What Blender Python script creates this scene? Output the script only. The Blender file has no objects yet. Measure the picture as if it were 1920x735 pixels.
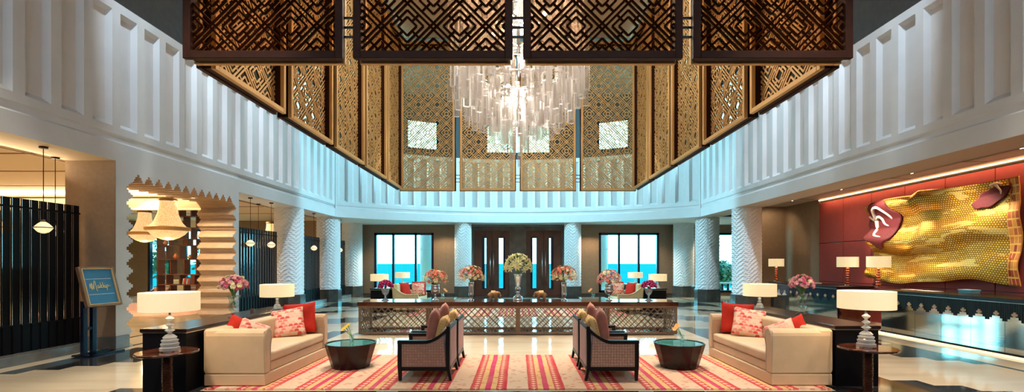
import bpy, math, random
from mathutils import Vector, Matrix, Quaternion
R = math.radians
PI = math.pi
rnd = random.Random(7)
scene = bpy.context.scene
COL = scene.collection

# ------------------------------------------------------------------ mesh builder
class MB:
    def __init__(s):
        s.v = []; s.f = []; s.uv = None
    def add(s, vs, fs):
        n = len(s.v); s.v += [tuple(v) for v in vs]; s.f += [tuple(i + n for i in f) for f in fs]; return s
    def box(s, x0, x1, y0, y1, z0, z1):
        return s.add([(x0,y0,z0),(x1,y0,z0),(x1,y1,z0),(x0,y1,z0),(x0,y0,z1),(x1,y0,z1),(x1,y1,z1),(x0,y1,z1)],
                     [(0,3,2,1),(4,5,6,7),(0,1,5,4),(1,2,6,5),(2,3,7,6),(3,0,4,7)])
    def cbox(s, c, d):
        return s.box(c[0]-d[0]/2, c[0]+d[0]/2, c[1]-d[1]/2, c[1]+d[1]/2, c[2]-d[2]/2, c[2]+d[2]/2)
    def quad(s, a, b, c, d):
        return s.add([a,b,c,d], [(0,1,2,3)])
    def bar(s, p, q, w, h, up=(0,0,1)):
        p = Vector(p); q = Vector(q); d = (q-p).normalized(); u = Vector(up)
        if abs(d.dot(u)) > .98: u = Vector((1,0,0))
        a = d.cross(u).normalized()*w/2; b = a.cross(d).normalized()*h/2
        vs = [p-a-b, p+a-b, p+a+b, p-a+b, q-a-b, q+a-b, q+a+b, q-a+b]
        return s.add(vs, [(0,3,2,1),(4,5,6,7),(0,1,5,4),(1,2,6,5),(2,3,7,6),(3,0,4,7)])
    def lathe(s, prof, n=24, c=(0,0,0), cap=True):
        vs = []; fs = []
        for r, z in prof:
            for i in range(n):
                a = 2*PI*i/n; vs.append((c[0]+r*math.cos(a), c[1]+r*math.sin(a), c[2]+z))
        for j in range(len(prof)-1):
            for i in range(n):
                k = (i+1) % n; fs.append((j*n+i, j*n+k, (j+1)*n+k, (j+1)*n+i))
        if cap:
            fs.append(tuple(range(n-1,-1,-1))); m = (len(prof)-1)*n; fs.append(tuple(m+i for i in range(n)))
        return s.add(vs, fs)
    def tube(s, pts, r, n=8, r1=None):
        pts = [Vector(p) for p in pts]; m = len(pts); vs = []; fs = []
        for j, p in enumerate(pts):
            t = (pts[min(j+1,m-1)]-pts[max(j-1,0)]).normalized()
            u = Vector((0,0,1)) if abs(t.z) < .9 else Vector((1,0,0))
            a = t.cross(u).normalized(); b = t.cross(a).normalized()
            rr = r if r1 is None else r+(r1-r)*j/(m-1)
            for i in range(n):
                g = 2*PI*i/n; vs.append(p+a*rr*math.cos(g)+b*rr*math.sin(g))
        for j in range(m-1):
            for i in range(n):
                k = (i+1) % n; fs.append((j*n+i, j*n+k, (j+1)*n+k, (j+1)*n+i))
        fs.append(tuple(range(n-1,-1,-1))); fs.append(tuple((m-1)*n+i for i in range(n)))
        return s.add(vs, fs)
    def prism(s, poly, a, b, axis='z'):
        """polygon extruded along an axis from a to b"""
        def P(u, v, w): return {'z':(u,v,w),'y':(u,w,v),'x':(w,u,v)}[axis]
        n = len(poly)
        vs = [P(u,v,a) for u,v in poly]+[P(u,v,b) for u,v in poly]
        fs = [tuple(range(n-1,-1,-1)), tuple(range(n,2*n))]
        fs += [(i,(i+1)%n,n+(i+1)%n,n+i) for i in range(n)]
        return s.add(vs, fs)
    def grid(s, fn, nu, nv, uvs=False):
        n0 = len(s.v)
        for j in range(nv+1):
            for i in range(nu+1): s.v.append(tuple(fn(i/nu, j/nv)))
        for j in range(nv):
            for i in range(nu):
                a = n0+j*(nu+1)+i; s.f.append((a,a+1,a+nu+2,a+nu+1))
        if uvs:
            s.uv = [(i/nu, j/nv) for j in range(nv+1) for i in range(nu+1)]
        return s
    def ball(s, c, r, n=10, m=6, sx=1, sy=1, sz=1):
        prof = []
        for j in range(m+1):
            a = -PI/2+PI*j/m; prof.append((max(1e-4,r*math.cos(a)), r*math.sin(a)))
        k = len(s.v); s.lathe(prof, n, (0,0,0), cap=False)
        for i in range(k, len(s.v)):
            x,y,z = s.v[i]; s.v[i] = (c[0]+x*sx, c[1]+y*sy, c[2]+z*sz)
        return s
    def mesh(s, name, smooth=False):
        me = bpy.data.meshes.new(name); me.from_pydata(s.v, [], s.f)
        if s.uv:
            l = me.uv_layers.new(name='UVMap')
            for lp in me.loops: l.data[lp.index].uv = s.uv[lp.vertex_index]
        if smooth:
            for p in me.polygons: p.use_smooth = True
        me.update(); return me
    def build(s, name, mat, parent=None, smooth=False, bevel=0, loc=None, rot=None, kind=None, fix=True, seg=2, sub=0):
        me = s.mesh(name, smooth)
        if fix:
            import bmesh
            bm = bmesh.new(); bm.from_mesh(me); bmesh.ops.recalc_face_normals(bm, faces=bm.faces); bm.to_mesh(me); bm.free()
        return obj(name, me, mat, parent, bevel, loc, rot, kind, seg, sub)

def obj(name, me, mat=None, parent=None, bevel=0, loc=None, rot=None, kind=None, seg=2, sub=0):
    o = bpy.data.objects.new(name, me); COL.objects.link(o)
    if mat and not me.materials: me.materials.append(mat)
    if parent: o.parent = parent
    if loc is not None: o.location = loc
    if rot is not None: o.rotation_euler = rot
    if kind: o['kind'] = kind
    if bevel:
        b = o.modifiers.new('bevel','BEVEL'); b.width = bevel; b.segments = seg; b.limit_method = 'ANGLE'; b.angle_limit = R(40)
    if sub:
        b = o.modifiers.new('sub','SUBSURF'); b.levels = sub; b.render_levels = sub
    return o

def tag(o, label, cat, group=None):
    o['label'] = label; o['category'] = cat
    if group: o['group'] = group
    return o
def thing(name, label, cat, loc=(0,0,0), rz=0, group=None):
    o = bpy.data.objects.new(name, None); COL.objects.link(o); o.empty_display_size = .1
    o.location = loc; o.rotation_euler = (0,0,rz)
    return tag(o, label, cat, group)
KIDS = {}
def kids(o): return [c for c in COL.objects if c.parent == o]
def dup(o, loc=None, rz=None, label=None, group=None, parent=None):
    """a copy of a thing together with its parts and sub-parts"""
    c = o.copy(); COL.objects.link(c)
    if parent: c.parent = parent
    if loc is not None: c.location = loc
    if rz is not None: c.rotation_euler = (0,0,rz)
    if label: c['label'] = label
    if group: c['group'] = group
    for k in kids(o): dup(k, parent=c)
    return c
def struct(mb, name, mat, **k):
    return mb.build(name, mat, kind='structure', **k)

# ------------------------------------------------------------------ materials
class NT:
    def __init__(s, name):
        s.m = bpy.data.materials.new(name); s.m.use_nodes = True
        s.t = s.m.node_tree; s.n = s.t.nodes; s.l = s.t.links
        s.b = s.n['Principled BSDF']; s.out = s.n['Material Output']; s._c = None
    def new(s, t, **k):
        n = s.n.new(t)
        for a, v in k.items(): setattr(n, a, v)
        return n
    def put(s, sock, v):
        if hasattr(v, 'links') or hasattr(v, 'is_output'): s.l.new(v, sock)
        else: sock.default_value = v
    def math(s, op, a, b=None, c=None):
        n = s.new('ShaderNodeMath', operation=op); s.put(n.inputs[0], a)
        if b is not None: s.put(n.inputs[1], b)
        if c is not None: s.put(n.inputs[2], c)
        return n.outputs[0]
    def coord(s, kind='Object'):
        return s.new('ShaderNodeTexCoord').outputs[kind]
    def xyz(s, kind='Object'):
        n = s.new('ShaderNodeSeparateXYZ'); s.l.new(s.coord(kind), n.inputs[0]); return n.outputs
    def mapping(s, sc=(1,1,1), kind='Object', rot=(0,0,0)):
        n = s.new('ShaderNodeMapping'); s.l.new(s.coord(kind), n.inputs[0]); n.inputs['Scale'].default_value = sc; n.inputs['Rotation'].default_value = rot
        return n.outputs[0]
    def noise(s, scale=5, detail=3, vec=None, rough=.55):
        n = s.new('ShaderNodeTexNoise'); n.inputs['Scale'].default_value = scale; n.inputs['Detail'].default_value = detail; n.inputs['Roughness'].default_value = rough
        s.l.new(vec if vec is not None else s.coord(), n.inputs['Vector']); return n.outputs['Fac']
    def ramp(s, fac, stops, interp='LINEAR'):
        n = s.new('ShaderNodeValToRGB'); n.color_ramp.interpolation = interp; e = n.color_ramp.elements
        while len(e) < len(stops): e.new(.5)
        for i, (p, c) in enumerate(stops): e[i].position = p; e[i].color = (*c, 1)
        s.l.new(fac, n.inputs[0]); return n.outputs[0]
    def mix(s, fac, a, b, blend='MIX'):
        n = s.new('ShaderNodeMix', data_type='RGBA', blend_type=blend)
        s.put(n.inputs[0], fac)
        for i, v in ((6,a),(7,b)):
            s.put(n.inputs[i], (*v,1) if isinstance(v, tuple) and len(v) == 3 else v)
        return n.outputs[2]
    def bump(s, h, strength=.3, dist=.01):
        n = s.new('ShaderNodeBump'); n.inputs['Strength'].default_value = strength; n.inputs['Distance'].default_value = dist
        s.l.new(h, n.inputs['Height']); s.l.new(n.outputs[0], s.b.inputs['Normal'])
    def set(s, **k):
        names = dict(color='Base Color', rough='Roughness', metal='Metallic', trans='Transmission Weight', ior='IOR', emit='Emission Color', es='Emission Strength', coat='Coat Weight', spec='Specular IOR Level', alpha='Alpha', sheen='Sheen Weight', cr='Coat Roughness')
        for a, v in k.items():
            if isinstance(v, tuple) and len(v) == 3: v = (*v, 1)
            s.put(s.b.inputs[names[a]], v)
        return s

def simple(name, color, rough=.5, metal=0, var=.0, scale=6, bump=0, **k):
    t = NT(name); t.set(rough=rough, metal=metal, **k)
    if var:
        n = t.noise(scale, 4)
        lo = tuple(max(0,c*(1-var)) for c in color); hi = tuple(min(1,c*(1+var)) for c in color)
        t.set(color=t.ramp(n, [(.3,lo),(.7,hi)]))
    else: t.set(color=color)
    if bump: t.bump(t.noise(scale*20, 2), bump, .003)
    return t.m

def clearglass(name, tint=(1,1,1), gloss=.12, rough=.02, fmul=.8):
    t = NT(name); t.n.remove(t.b)
    tr = t.new('ShaderNodeBsdfTransparent'); tr.inputs[0].default_value = (*tint,1)
    gl = t.new('ShaderNodeBsdfGlossy'); gl.inputs['Roughness'].default_value = rough
    fr = t.new('ShaderNodeLayerWeight'); fr.inputs[0].default_value = .5
    f = t.math('MULTIPLY_ADD', t.math('POWER', fr.outputs['Facing'], 4.0), fmul*.5, gloss)
    mx = t.new('ShaderNodeMixShader'); t.l.new(f, mx.inputs[0]); t.l.new(tr.outputs[0], mx.inputs[1]); t.l.new(gl.outputs[0], mx.inputs[2])
    t.l.new(mx.outputs[0], t.out.inputs[0]); return t.m

M = {}
M['white'] = simple('white_plaster', (.74,.76,.78), .6, var=.03, scale=2)
M['dark_ceiling'] = simple('charcoal_paint', (.15,.15,.15), .8, var=.1)
M['atrium_ceiling'] = simple('pale_grey_paint', (.5,.48,.45), .8)
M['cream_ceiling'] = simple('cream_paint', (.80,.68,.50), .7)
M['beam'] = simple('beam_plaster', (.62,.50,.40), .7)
M['rec_ceiling'] = simple('greige_paint', (.34,.28,.235), .7)
M['upperdark'] = simple('dark_upper_wall', (.045,.048,.05), .8)
M['taupe'] = simple('taupe_wall_covering', (.28,.195,.13), .6, var=.08, scale=12, bump=.1)
M['brown'] = simple('brown_wall_covering', (.20,.14,.09), .6, var=.08, scale=8, bump=.1)
M['stone_base'] = simple('grey_stone', (.15,.15,.145), .25, var=.25, scale=3)
M['dark_base'] = simple('dark_stone', (.055,.05,.045), .2, var=.3, scale=4)
M['marble_wall'] = simple('brown_marble', (.10,.075,.06), .3, var=.4, scale=2.2)
M['lacquer'] = simple('black_lacquer', (.004,.004,.006), .5, spec=.12)
M['wenge'] = simple('wenge_wood', (.011,.0055,.005), .25, var=.3, scale=8, spec=.35)
M['ebony'] = simple('ebonised_wood', (.010,.007,.006), .38, spec=.25)
M['gold'] = simple('brushed_brass', (.72,.46,.20), .55, .35)
M['brassdull'] = simple('antique_brass', (.23,.135,.08), .42, .6, var=.15)
M['bronze'] = simple('dark_bronze', (.036,.012,.007), .55, 0, var=.2, spec=.15)
M['chrome'] = simple('polished_chrome', (.75,.76,.78), .12, 1)
M['steel'] = simple('brushed_steel', (.55,.52,.48), .3, 1)
M['sofa'] = simple('beige_sateen', (.60,.41,.24), .55, var=.06, scale=5, bump=.12, sheen=.15)
M['loveseat'] = simple('cream_upholstery', (.60,.52,.30), .7, var=.06, scale=6, bump=.1)
M['piping'] = simple('beige_piping', (.50,.36,.24), .6)
M['pale_piping'] = simple('pale_piping', (.78,.70,.5), .6)
M['redpillow'] = simple('red_velvet', (.46,.022,.010), .8, var=.15, scale=9, spec=.2)
M['mauve'] = simple('mauve_linen', (.36,.125,.085), .75, var=.15, scale=14, bump=.2)
def crystal_mat(nm, base, gloss, rough):
    t = NT(nm); t.n.remove(t.b)
    tr = t.new('ShaderNodeBsdfTransparent'); tr.inputs[0].default_value = (.97,.96,.96,1)
    df = t.new('ShaderNodeBsdfDiffuse'); df.inputs[0].default_value = (.95,.92,.92,1)
    tl = t.new('ShaderNodeBsdfTranslucent'); tl.inputs[0].default_value = (.95,.92,.92,1)
    gl = t.new('ShaderNodeBsdfGlossy'); gl.inputs['Roughness'].default_value = rough
    def mx(f, a, b):
        n = t.new('ShaderNodeMixShader'); t.put(n.inputs[0], f); t.l.new(a.outputs[0], n.inputs[1]); t.l.new(b.outputs[0], n.inputs[2]); return n
    body = mx(.5, df, tl)
    lw = t.new('ShaderNodeLayerWeight'); lw.inputs[0].default_value = .35
    f = t.math('MULTIPLY_ADD', lw.outputs['Facing'], .5, base)
    m1 = mx(f, tr, body); m2 = mx(gloss, m1, gl)
    t.l.new(m2.outputs[0], t.out.inputs[0]); return t.m
M['crystal'] = crystal_mat('crystal_glass', .16, .13, .06)
def lampglass():
    t = NT('lamp_crystal'); t.set(color=(1,1,1), rough=.02, trans=1, ior=1.45)
    df = t.new('ShaderNodeBsdfDiffuse'); df.inputs[0].default_value = (.95,.95,.95,1)
    tl = t.new('ShaderNodeBsdfTranslucent'); tl.inputs[0].default_value = (.95,.93,.9,1)
    a = t.new('ShaderNodeMixShader'); t.l.new(df.outputs[0], a.inputs[1]); t.l.new(tl.outputs[0], a.inputs[2])
    m = t.new('ShaderNodeMixShader'); m.inputs[0].default_value = .45; t.l.new(t.b.outputs[0], m.inputs[1]); t.l.new(a.outputs[0], m.inputs[2])
    t.l.new(m.outputs[0], t.out.inputs[0]); return t.m
M['lampglass'] = lampglass()

M['vaseglass'] = clearglass('vase_glass', (.90,.97,.97), .12)
M['silver'] = simple('silvered_glass', (.72,.80,.85), .08, .85)
M['pane'] = clearglass('window_glass', (.97,1,1), .02)
M['bronzeglass'] = clearglass('bronze_tinted_glass', (.62,.42,.27), .006, .05, .08)
M['leaf'] = simple('green_leaf', (.05,.13,.03), .5, var=.4, scale=20)
M['stem'] = simple('green_stem', (.10,.22,.05), .5)
M['pink'] = simple('pink_petal', (.85,.36,.38), .6, var=.4, scale=40)
M['rosepink'] = simple('rose_pink_petal', (.66,.12,.20), .6, var=.3, scale=30)
M['coral'] = simple('coral_petal', (.80,.24,.15), .6, var=.35, scale=25)
M['creampetal'] = simple('cream_petal', (.92,.78,.46), .6, var=.2, scale=25)
M['lily'] = simple('pale_yellow_petal', (.97,.88,.46), .6, var=.2, scale=25)
M['magenta'] = simple('magenta_petal', (.42,.012,.12), .6, var=.4, scale=30)
M['yellow'] = simple('yellow_petal', (.80,.50,.03), .6, var=.2)
M['orange'] = simple('orange_petal', (.80,.33,.08), .6, var=.2)
M['maroon'] = simple('maroon_cloth', (.11,.004,.007), .75, var=.3, scale=30, bump=.4)
M['tassel'] = simple('cream_tassel', (.75,.62,.52), .6, var=.2, scale=60, bump=.4)
M['redwall'] = simple('red_silk_panel', (.27,.040,.036), .65, var=.06, scale=8, bump=.08)
M['mahogany'] = simple('mahogany', (.075,.021,.010), .12, var=.35, scale=5, coat=.5)
M['doorwood'] = simple('red_brown_veneer', (.09,.028,.014), .3, var=.3, scale=3)
M['mirror'] = simple('antique_mirror', (.80,.78,.70), .06, 1, var=.05)
M['navy'] = simple('blue_reflection_panel', (.012,.025,.055), .18, coat=.4)  # dark desk panel with a blue reflection put into its colour
M['elephant'] = simple('carved_gilded_wood', (.42,.20,.07), .38, .25, var=.6, scale=40, bump=.6)
M['paper'] = simple('white_paper', (.8,.78,.74), .6)
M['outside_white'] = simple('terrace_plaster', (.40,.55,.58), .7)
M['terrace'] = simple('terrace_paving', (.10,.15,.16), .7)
M['signblue'] = simple('sign_blue', (.012,.17,.36), .35)
M['teal'] = simple('teal_glass', (.09,.38,.35), .05, .1, var=.5, scale=7, coat=1.0)
M['steelblue'] = simple('dark_painted_steel', (.006,.012,.03), .2, .4)

def emis(name, color, st, base=None):
    return NT(name).set(color=base or color, emit=color, es=st, rough=.7).m
M['shade'] = emis('lit_linen_shade', (1.0,.76,.38), .5, (.75,.66,.5))
M['bulb'] = emis('warm_bulb', (1.0,.78,.45), 14)
M['cbulb'] = emis('chandelier_bulb', (1.0,.83,.58), 18)
def bell_mat():
    t = NT('gilded_crystal_strings'); n = t.noise(9, 3, t.mapping((6,6,1.2)))
    t.set(color=(.6,.4,.15), rough=.3, emit=t.ramp(n, [(.3,(.55,.27,.06)),(.46,(.95,.60,.22)),(.62,(1.0,.84,.50))]), es=.62); return t.m
M['bell'] = bell_mat()
M['pglow'] = emis('glowing_pendant_glass', (1.0,.74,.40), .9, (.7,.6,.4))
M['led'] = emis('warm_led_strip', (1.0,.55,.25), 4)
M['floorglow'] = emis('glowing_marble_strip', (1.0,.78,.48), 1.1)  # glow standing in for lit marble, not a lamp
M['cove'] = emis('cove_light', (1.0,.75,.38), .6)

# reveal plaster
M['reveal'] = simple('ribbed_sandstone', (.62,.46,.31), .6, var=.06)

# floor: cream marble with dark stepped chevron inlay
def floor_mat():
    t = NT('inlaid_marble_floor'); x, y, z = t.xyz()
    ax = t.math('ABSOLUTE', x)
    sg_ = t.math('SIGN', x)
    xq = t.math('MULTIPLY', t.math('FLOOR', t.math('DIVIDE', t.math('SUBTRACT', ax, .06), .36)), .36)
    e = t.math('SUBTRACT', t.math('MULTIPLY_ADD', xq, .78, y), t.math('MULTIPLY', sg_, .35))
    def lt(a, b): return t.math('LESS_THAN', a, b)
    def gt(a, b): return t.math('GREATER_THAN', a, b)
    def both(a, b): return t.math('MULTIPLY', a, b)
    def rng(v, a, b): return both(gt(v, a), lt(v, b))
    f = t.math('SUBTRACT', y, t.math('MULTIPLY', xq, .78))
    dark = t.math('MAXIMUM', lt(e, 10.2), rng(e, 12.95, 14.9))
    dark = t.math('MAXIMUM', dark, rng(e, 16.8, 18.3))
    dark = t.math('MAXIMUM', dark, rng(e, 20.6, 21.3))
    dark = t.math('MAXIMUM', dark, rng(e, 23.2, 24.2))
    field = both(lt(ax, 4.0), rng(y, 6.08, 15.0))
    dark = both(dark, t.math('SUBTRACT', 1, field))
    rear = both(lt(ax, 7.4), t.math('MAXIMUM', rng(f, 13.2, 14.6), rng(y, 22.6, 24.2)))
    dark = t.math('MAXIMUM', dark, both(rear, gt(y, 15.0)))
    dark = both(dark, lt(ax, 7.5))
    line = t.math('MAXIMUM', rng(ax, 7.47, 7.56), rng(ax, 8.34, 8.44))
    dark = t.math('MAXIMUM', dark, line)
    n1 = t.noise(1.0, 5, t.mapping((.5,2.4,1)))
    n2 = t.noise(2.5, 5)
    cream = t.ramp(n1, [(.25,(.60,.48,.34)),(.5,(.72,.60,.43)),(.75,(.78,.66,.48))])
    blk = t.ramp(n2, [(.3,(.018,.019,.022)),(.7,(.045,.044,.045))])
    t.set(color=t.mix(dark, cream, blk), rough=.07, coat=0.0, spec=.6)
    n3 = t.noise(1.3, 2)
    t.bump(n3, .03, .02)
    return t.m
M['floor'] = floor_mat()

def rug_mat():
    t = NT('striped_wool_rug'); x, y, z = t.xyz()
    P = .74
    wob = t.math('MULTIPLY', t.math('SUBTRACT', t.noise(2.2, 2), .5), .02)
    u = t.math('FRACT', t.math('DIVIDE', t.math('ADD', t.math('ADD', x, wob), .134), P))
    beige=(.64,.46,.33); red=(.52,.022,.05); leafc=(.54,.06,.07); yel=(.70,.44,.19); pink=(.55,.03,.13)
    st = [(0,beige),(.362,red),(.40,leafc),(.525,yel),(.62,pink),(.715,yel),(.81,leafc),(.935,red),(.985,beige)]
    base = t.ramp(u, st, 'CONSTANT')
    # leaf motifs in the narrow bands
    lw = t.math('ABSOLUTE', t.math('SUBTRACT', t.math('FRACT', t.math('DIVIDE', y, .115)), .5))
    def band(c, w): return t.math('ABSOLUTE', t.math('DIVIDE', t.math('SUBTRACT', u, c), w))
    m = None
    for c, w in ((.463,.06),(.872,.06)):
        d = t.math('ADD', band(c, w), t.math('MULTIPLY', lw, 2.3))
        k = t.math('LESS_THAN', d, .80)
        m = k if m is None else t.math('MAXIMUM', m, k)
    col = t.mix(m, base, (.78,.52,.34))
    # little scattered motifs
    v = t.new('ShaderNodeTexVoronoi'); v.inputs['Scale'].default_value = 8; t.l.new(t.mapping((1.0,2.4,1)), v.inputs['Vector'])
    sp = t.math('MULTIPLY', t.math('LESS_THAN', v.outputs['Distance'], .27), t.math('GREATER_THAN', t.noise(3.1, 2), .44))
    calm = t.math('MULTIPLY', sp, t.math('LESS_THAN', m, .5))
    col = t.mix(t.math('MULTIPLY', calm, .8), col, (.42,.07,.04))
    n = t.noise(1.4, 4)
    col = t.mix(t.math('MULTIPLY', t.math('SUBTRACT', n, .38),   .7), col, (.70,.44,.22))
    n2 = t.noise(60, 2, t.mapping((.4,2.5,1)))
    col = t.mix(t.math('MULTIPLY', n2, .35), col, (.25,.10,.07))
    t.set(color=col, rough=.95, spec=.1); t.bump(t.noise(140, 2), .5, .004)
    return t.m
M['rug'] = rug_mat()

def fan_mat():
    t = NT('scallop_print'); x, y, z = t.xyz()
    S = .074
    a = t.math('DIVIDE', x, S); b = t.math('DIVIDE', y, S*.62)
    row = t.math('FLOOR', b)
    sh = t.math('MULTIPLY', t.math('FRACT', t.math('MULTIPLY', row, .5)), 1.0)
    ax = t.math('ADD', a, sh); cx = t.math('FLOOR', ax)
    fx = t.math('SUBTRACT', t.math('FRACT', ax), .5); fy = t.math('SUBTRACT', t.math('FRACT', b), .15)
    d = t.math('SQRT', t.math('ADD', t.math('MULTIPLY', fx, fx), t.math('MULTIPLY', t.math('MULTIPLY', fy, fy), .4)))
    cb = t.new('ShaderNodeCombineXYZ'); t.l.new(cx, cb.inputs[0]); t.l.new(row, cb.inputs[1])
    w = t.new('ShaderNodeTexWhiteNoise'); w.noise_dimensions = '2D'; t.l.new(cb.outputs[0], w.inputs['Vector'])
    c = t.ramp(w.outputs['Value'], [(0,(.55,.06,.05)),(.3,(.66,.19,.14)),(.52,(.72,.38,.26)),(.75,(.62,.46,.33))], 'CONSTANT')
    c = t.mix(t.math('MULTIPLY', t.math('GREATER_THAN', d, .46), .8), c, (.66,.48,.36))
    t.set(color=c, rough=.8); return t.m
M['fan'] = fan_mat()

def weave(name, c1, c2, c3, s):
    t = NT(name)
    v = t.new('ShaderNodeTexVoronoi'); v.inputs['Scale'].default_value = s; v.inputs['Randomness'].default_value = .15; t.l.new(t.mapping((1,1,1)), v.inputs['Vector'])
    c = t.ramp(v.outputs['Distance'], [(.12,c1),(.32,c2),(.6,c3)])
    t.set(color=c, rough=.85); t.bump(v.outputs['Distance'], .3, .003); return t.m
M['chairfab'] = weave('dotted_weave', (.36,.11,.06), (.56,.36,.25), (.36,.19,.13), 27)
M['mustard'] = weave('mustard_ornament_cloth', (.36,.13,.03), (.62,.38,.12), (.68,.44,.18), 26)

def art_mat():
    t = NT('gold_foil_tesserae')
    mp = t.new('ShaderNodeMapping'); t.l.new(t.coord('UV'), mp.inputs[0]); mp.inputs['Scale'].default_value = (64,46,1)
    br = t.new('ShaderNodeTexBrick'); t.l.new(mp.outputs[0], br.inputs['Vector']); br.inputs['Scale'].default_value = 1
    br.inputs['Brick Width'].default_value = 1; br.inputs['Row Height'].default_value = 1; br.inputs['Mortar Size'].default_value = .14
    br.inputs['Color1'].default_value = (.88,.50,.07,1); br.inputs['Color2'].default_value = (.74,.36,.035,1); br.inputs['Mortar'].default_value = (.14,.05,.01,1)
    mp2 = t.new('ShaderNodeMapping'); t.l.new(t.coord('UV'), mp2.inputs[0]); mp2.inputs['Scale'].default_value = (3,9,1)
    n = t.noise(1, 3, mp2.outputs[0])
    c = t.mix(t.math('MULTIPLY', t.math('GREATER_THAN', n, .56), .5), br.outputs['Color'], (.95,.68,.22))
    t.set(color=c, rough=.38, metal=.75); t.bump(br.outputs['Fac'], -.5, .01); return t.m
M['art'] = art_mat()
def border_mat():
    t = NT('red_gold_border')
    mp = t.new('ShaderNodeMapping'); t.l.new(t.coord('UV'), mp.inputs[0]); mp.inputs['Scale'].default_value = (3,13,1)
    br = t.new('ShaderNodeTexBrick'); t.l.new(mp.outputs[0], br.inputs['Vector']); br.inputs['Scale'].default_value = 1; br.offset = 0
    br.inputs['Brick Width'].default_value = 1; br.inputs['Row Height'].default_value = 1; br.inputs['Mortar Size'].default_value = .1
    br.inputs['Color1'].default_value = (.30,.02,.015,1); br.inputs['Color2'].default_value = (.70,.30,.05,1); br.inputs['Mortar'].default_value = (.75,.42,.08,1)
    t.set(color=br.outputs['Color'], rough=.45, metal=.4); return t.m
M['artborder'] = border_mat()

def sea_mat():
    t = NT('sea_water'); n = t.noise(.05, 4)
    t.set(color=t.ramp(n, [(.3,(.004,.115,.14)),(.7,(.006,.135,.165))]), rough=1, spec=0); return t.m
M['sea'] = sea_mat()
M['foliage'] = simple('garden_foliage', (.02,.14,.07), .6, var=.5, scale=5)
M['bark'] = simple('bark', (.08,.06,.04), .8)
M['pinkrug'] = simple('pink_wool_rug', (.62,.36,.30), .9, var=.2, scale=3)
M['mauvefab'] = simple('mauve_chair_cloth', (.52,.38,.37), .8, var=.1)
M['shelfwood'] = simple('shelf_walnut', (.10,.032,.018), .4, var=.25, scale=6)
# ================================================================== SETTING
W = 7.5            # atrium half width
ZB = 3.52          # underside of the atrium beam
ZT = 6.5           # top of the slatted band
ARC_C, ARC_R = 11.65, 11.15
YC = ARC_C + math.sqrt(ARC_R**2 - W**2)     # 19.9, where the bow starts
CEIL = 9.5
AISLE = 3.72

struct(MB().box(-24, 13, -5.2, 27, -.2, 0), 'floor', M['floor'], fix=True)
struct(MB().box(-60, 60, 27, 34, -.32, -.12), 'terrace', M['terrace'])
struct(MB().quad((-900,34,-.9),(900,34,-.9),(900,4000,-.9),(-900,4000,-.9)), 'sea', M['sea'])

def band(mp, smax, s0, pitch=.59, rec=.41, name='wall', mirror=False):
    """slatted frieze: flat beam, groove, row of bevelled recessed panels. mp(s, depth, z)"""
    b = MB()
    def q(s0, s1, d0, d1, z0, z1):   # quad patch, depth may slope
        b.quad(mp(s0,d0,z0), mp(s1,d0 if not isinstance(d1,tuple) else d1[0],z0), mp(s1,d1 if not isinstance(d1,tuple) else d1[1],z1), mp(s0,d1 if not isinstance(d1,tuple) else d1[1],z1))
    def strip(z0, d0, z1, d1, sa, sb, n):
        for i in range(n):
            a = sa+(sb-sa)*i/n; c = sa+(sb-sa)*(i+1)/n
            b.quad(mp(a,d0,z0), mp(c,d0,z0), mp(c,d1,z1), mp(a,d1,z1))
    N = max(1, int((smax-s0)/pitch))
    total = smax
    segs = 60
    sA = s0-pitch*.5
    zr0, zr1, dep, bw = 4.16, 6.33, .10, .09
    strip(ZB, 0, 3.86, 0, sA, total, segs)
    strip(3.86, 0, 3.90, .05, sA, total, segs)
    strip(3.90, .05, 3.99, .05, sA, total, segs)
    strip(3.99, .05, 4.02, .02, sA, total, segs)
    strip(4.02, .02, zr0, .02, sA, total, segs)
    strip(zr1, .02, ZT, .02, sA, total, segs)
    s = sA
    for k in range(N+1):
        a = s0+k*pitch; e = a+rec
        if e > total: break
        b.quad(mp(s,.02,zr0), mp(a,.02,zr0), mp(a,.02,zr1), mp(s,.02,zr1))
        A=(a,zr0); B=(e,zr0); C=(e,zr1); D=(a,zr1)
        i = [(a+bw,zr0+bw),(e-bw*.55,zr0+bw),(e-bw*.55,zr1-bw*.6),(a+bw,zr1-bw*.6)]
        o = [A,B,C,D]
        for j in range(4):
            k2 = (j+1)%4
            b.quad(mp(o[j][0],.02,o[j][1]), mp(o[k2][0],.02,o[k2][1]), mp(i[k2][0],dep+.02,i[k2][1]), mp(i[j][0],dep+.02,i[j][1]))
        b.quad(*[mp(p[0],dep+.02,p[1]) for p in i])
        s = e
    b.quad(mp(s,.02,zr0), mp(total,.02,zr0), mp(total,.02,zr1), mp(s,.02,zr1))
    return b
y00 = 7.38-.59*21
def mpl(s, d, z): return (-W-d, s, z)
def mpr(s, d, z): return (W+d, s, z)
struct(band(mpl, YC, y00), 'wall_left', M['white'])
struct(band(mpr, YC, y00), 'wall_right', M['white'])
half = math.asin(W/ARC_R)
def mpb(s, d, z):
    a = s/ARC_R - half; r = ARC_R + d
    return (r*math.sin(a), ARC_C + r*math.cos(a), z)
L = 2*half*ARC_R
struct(band(mpb, L, .12, pitch=L/28, rec=.40), 'wall_back', M['white'])
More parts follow.
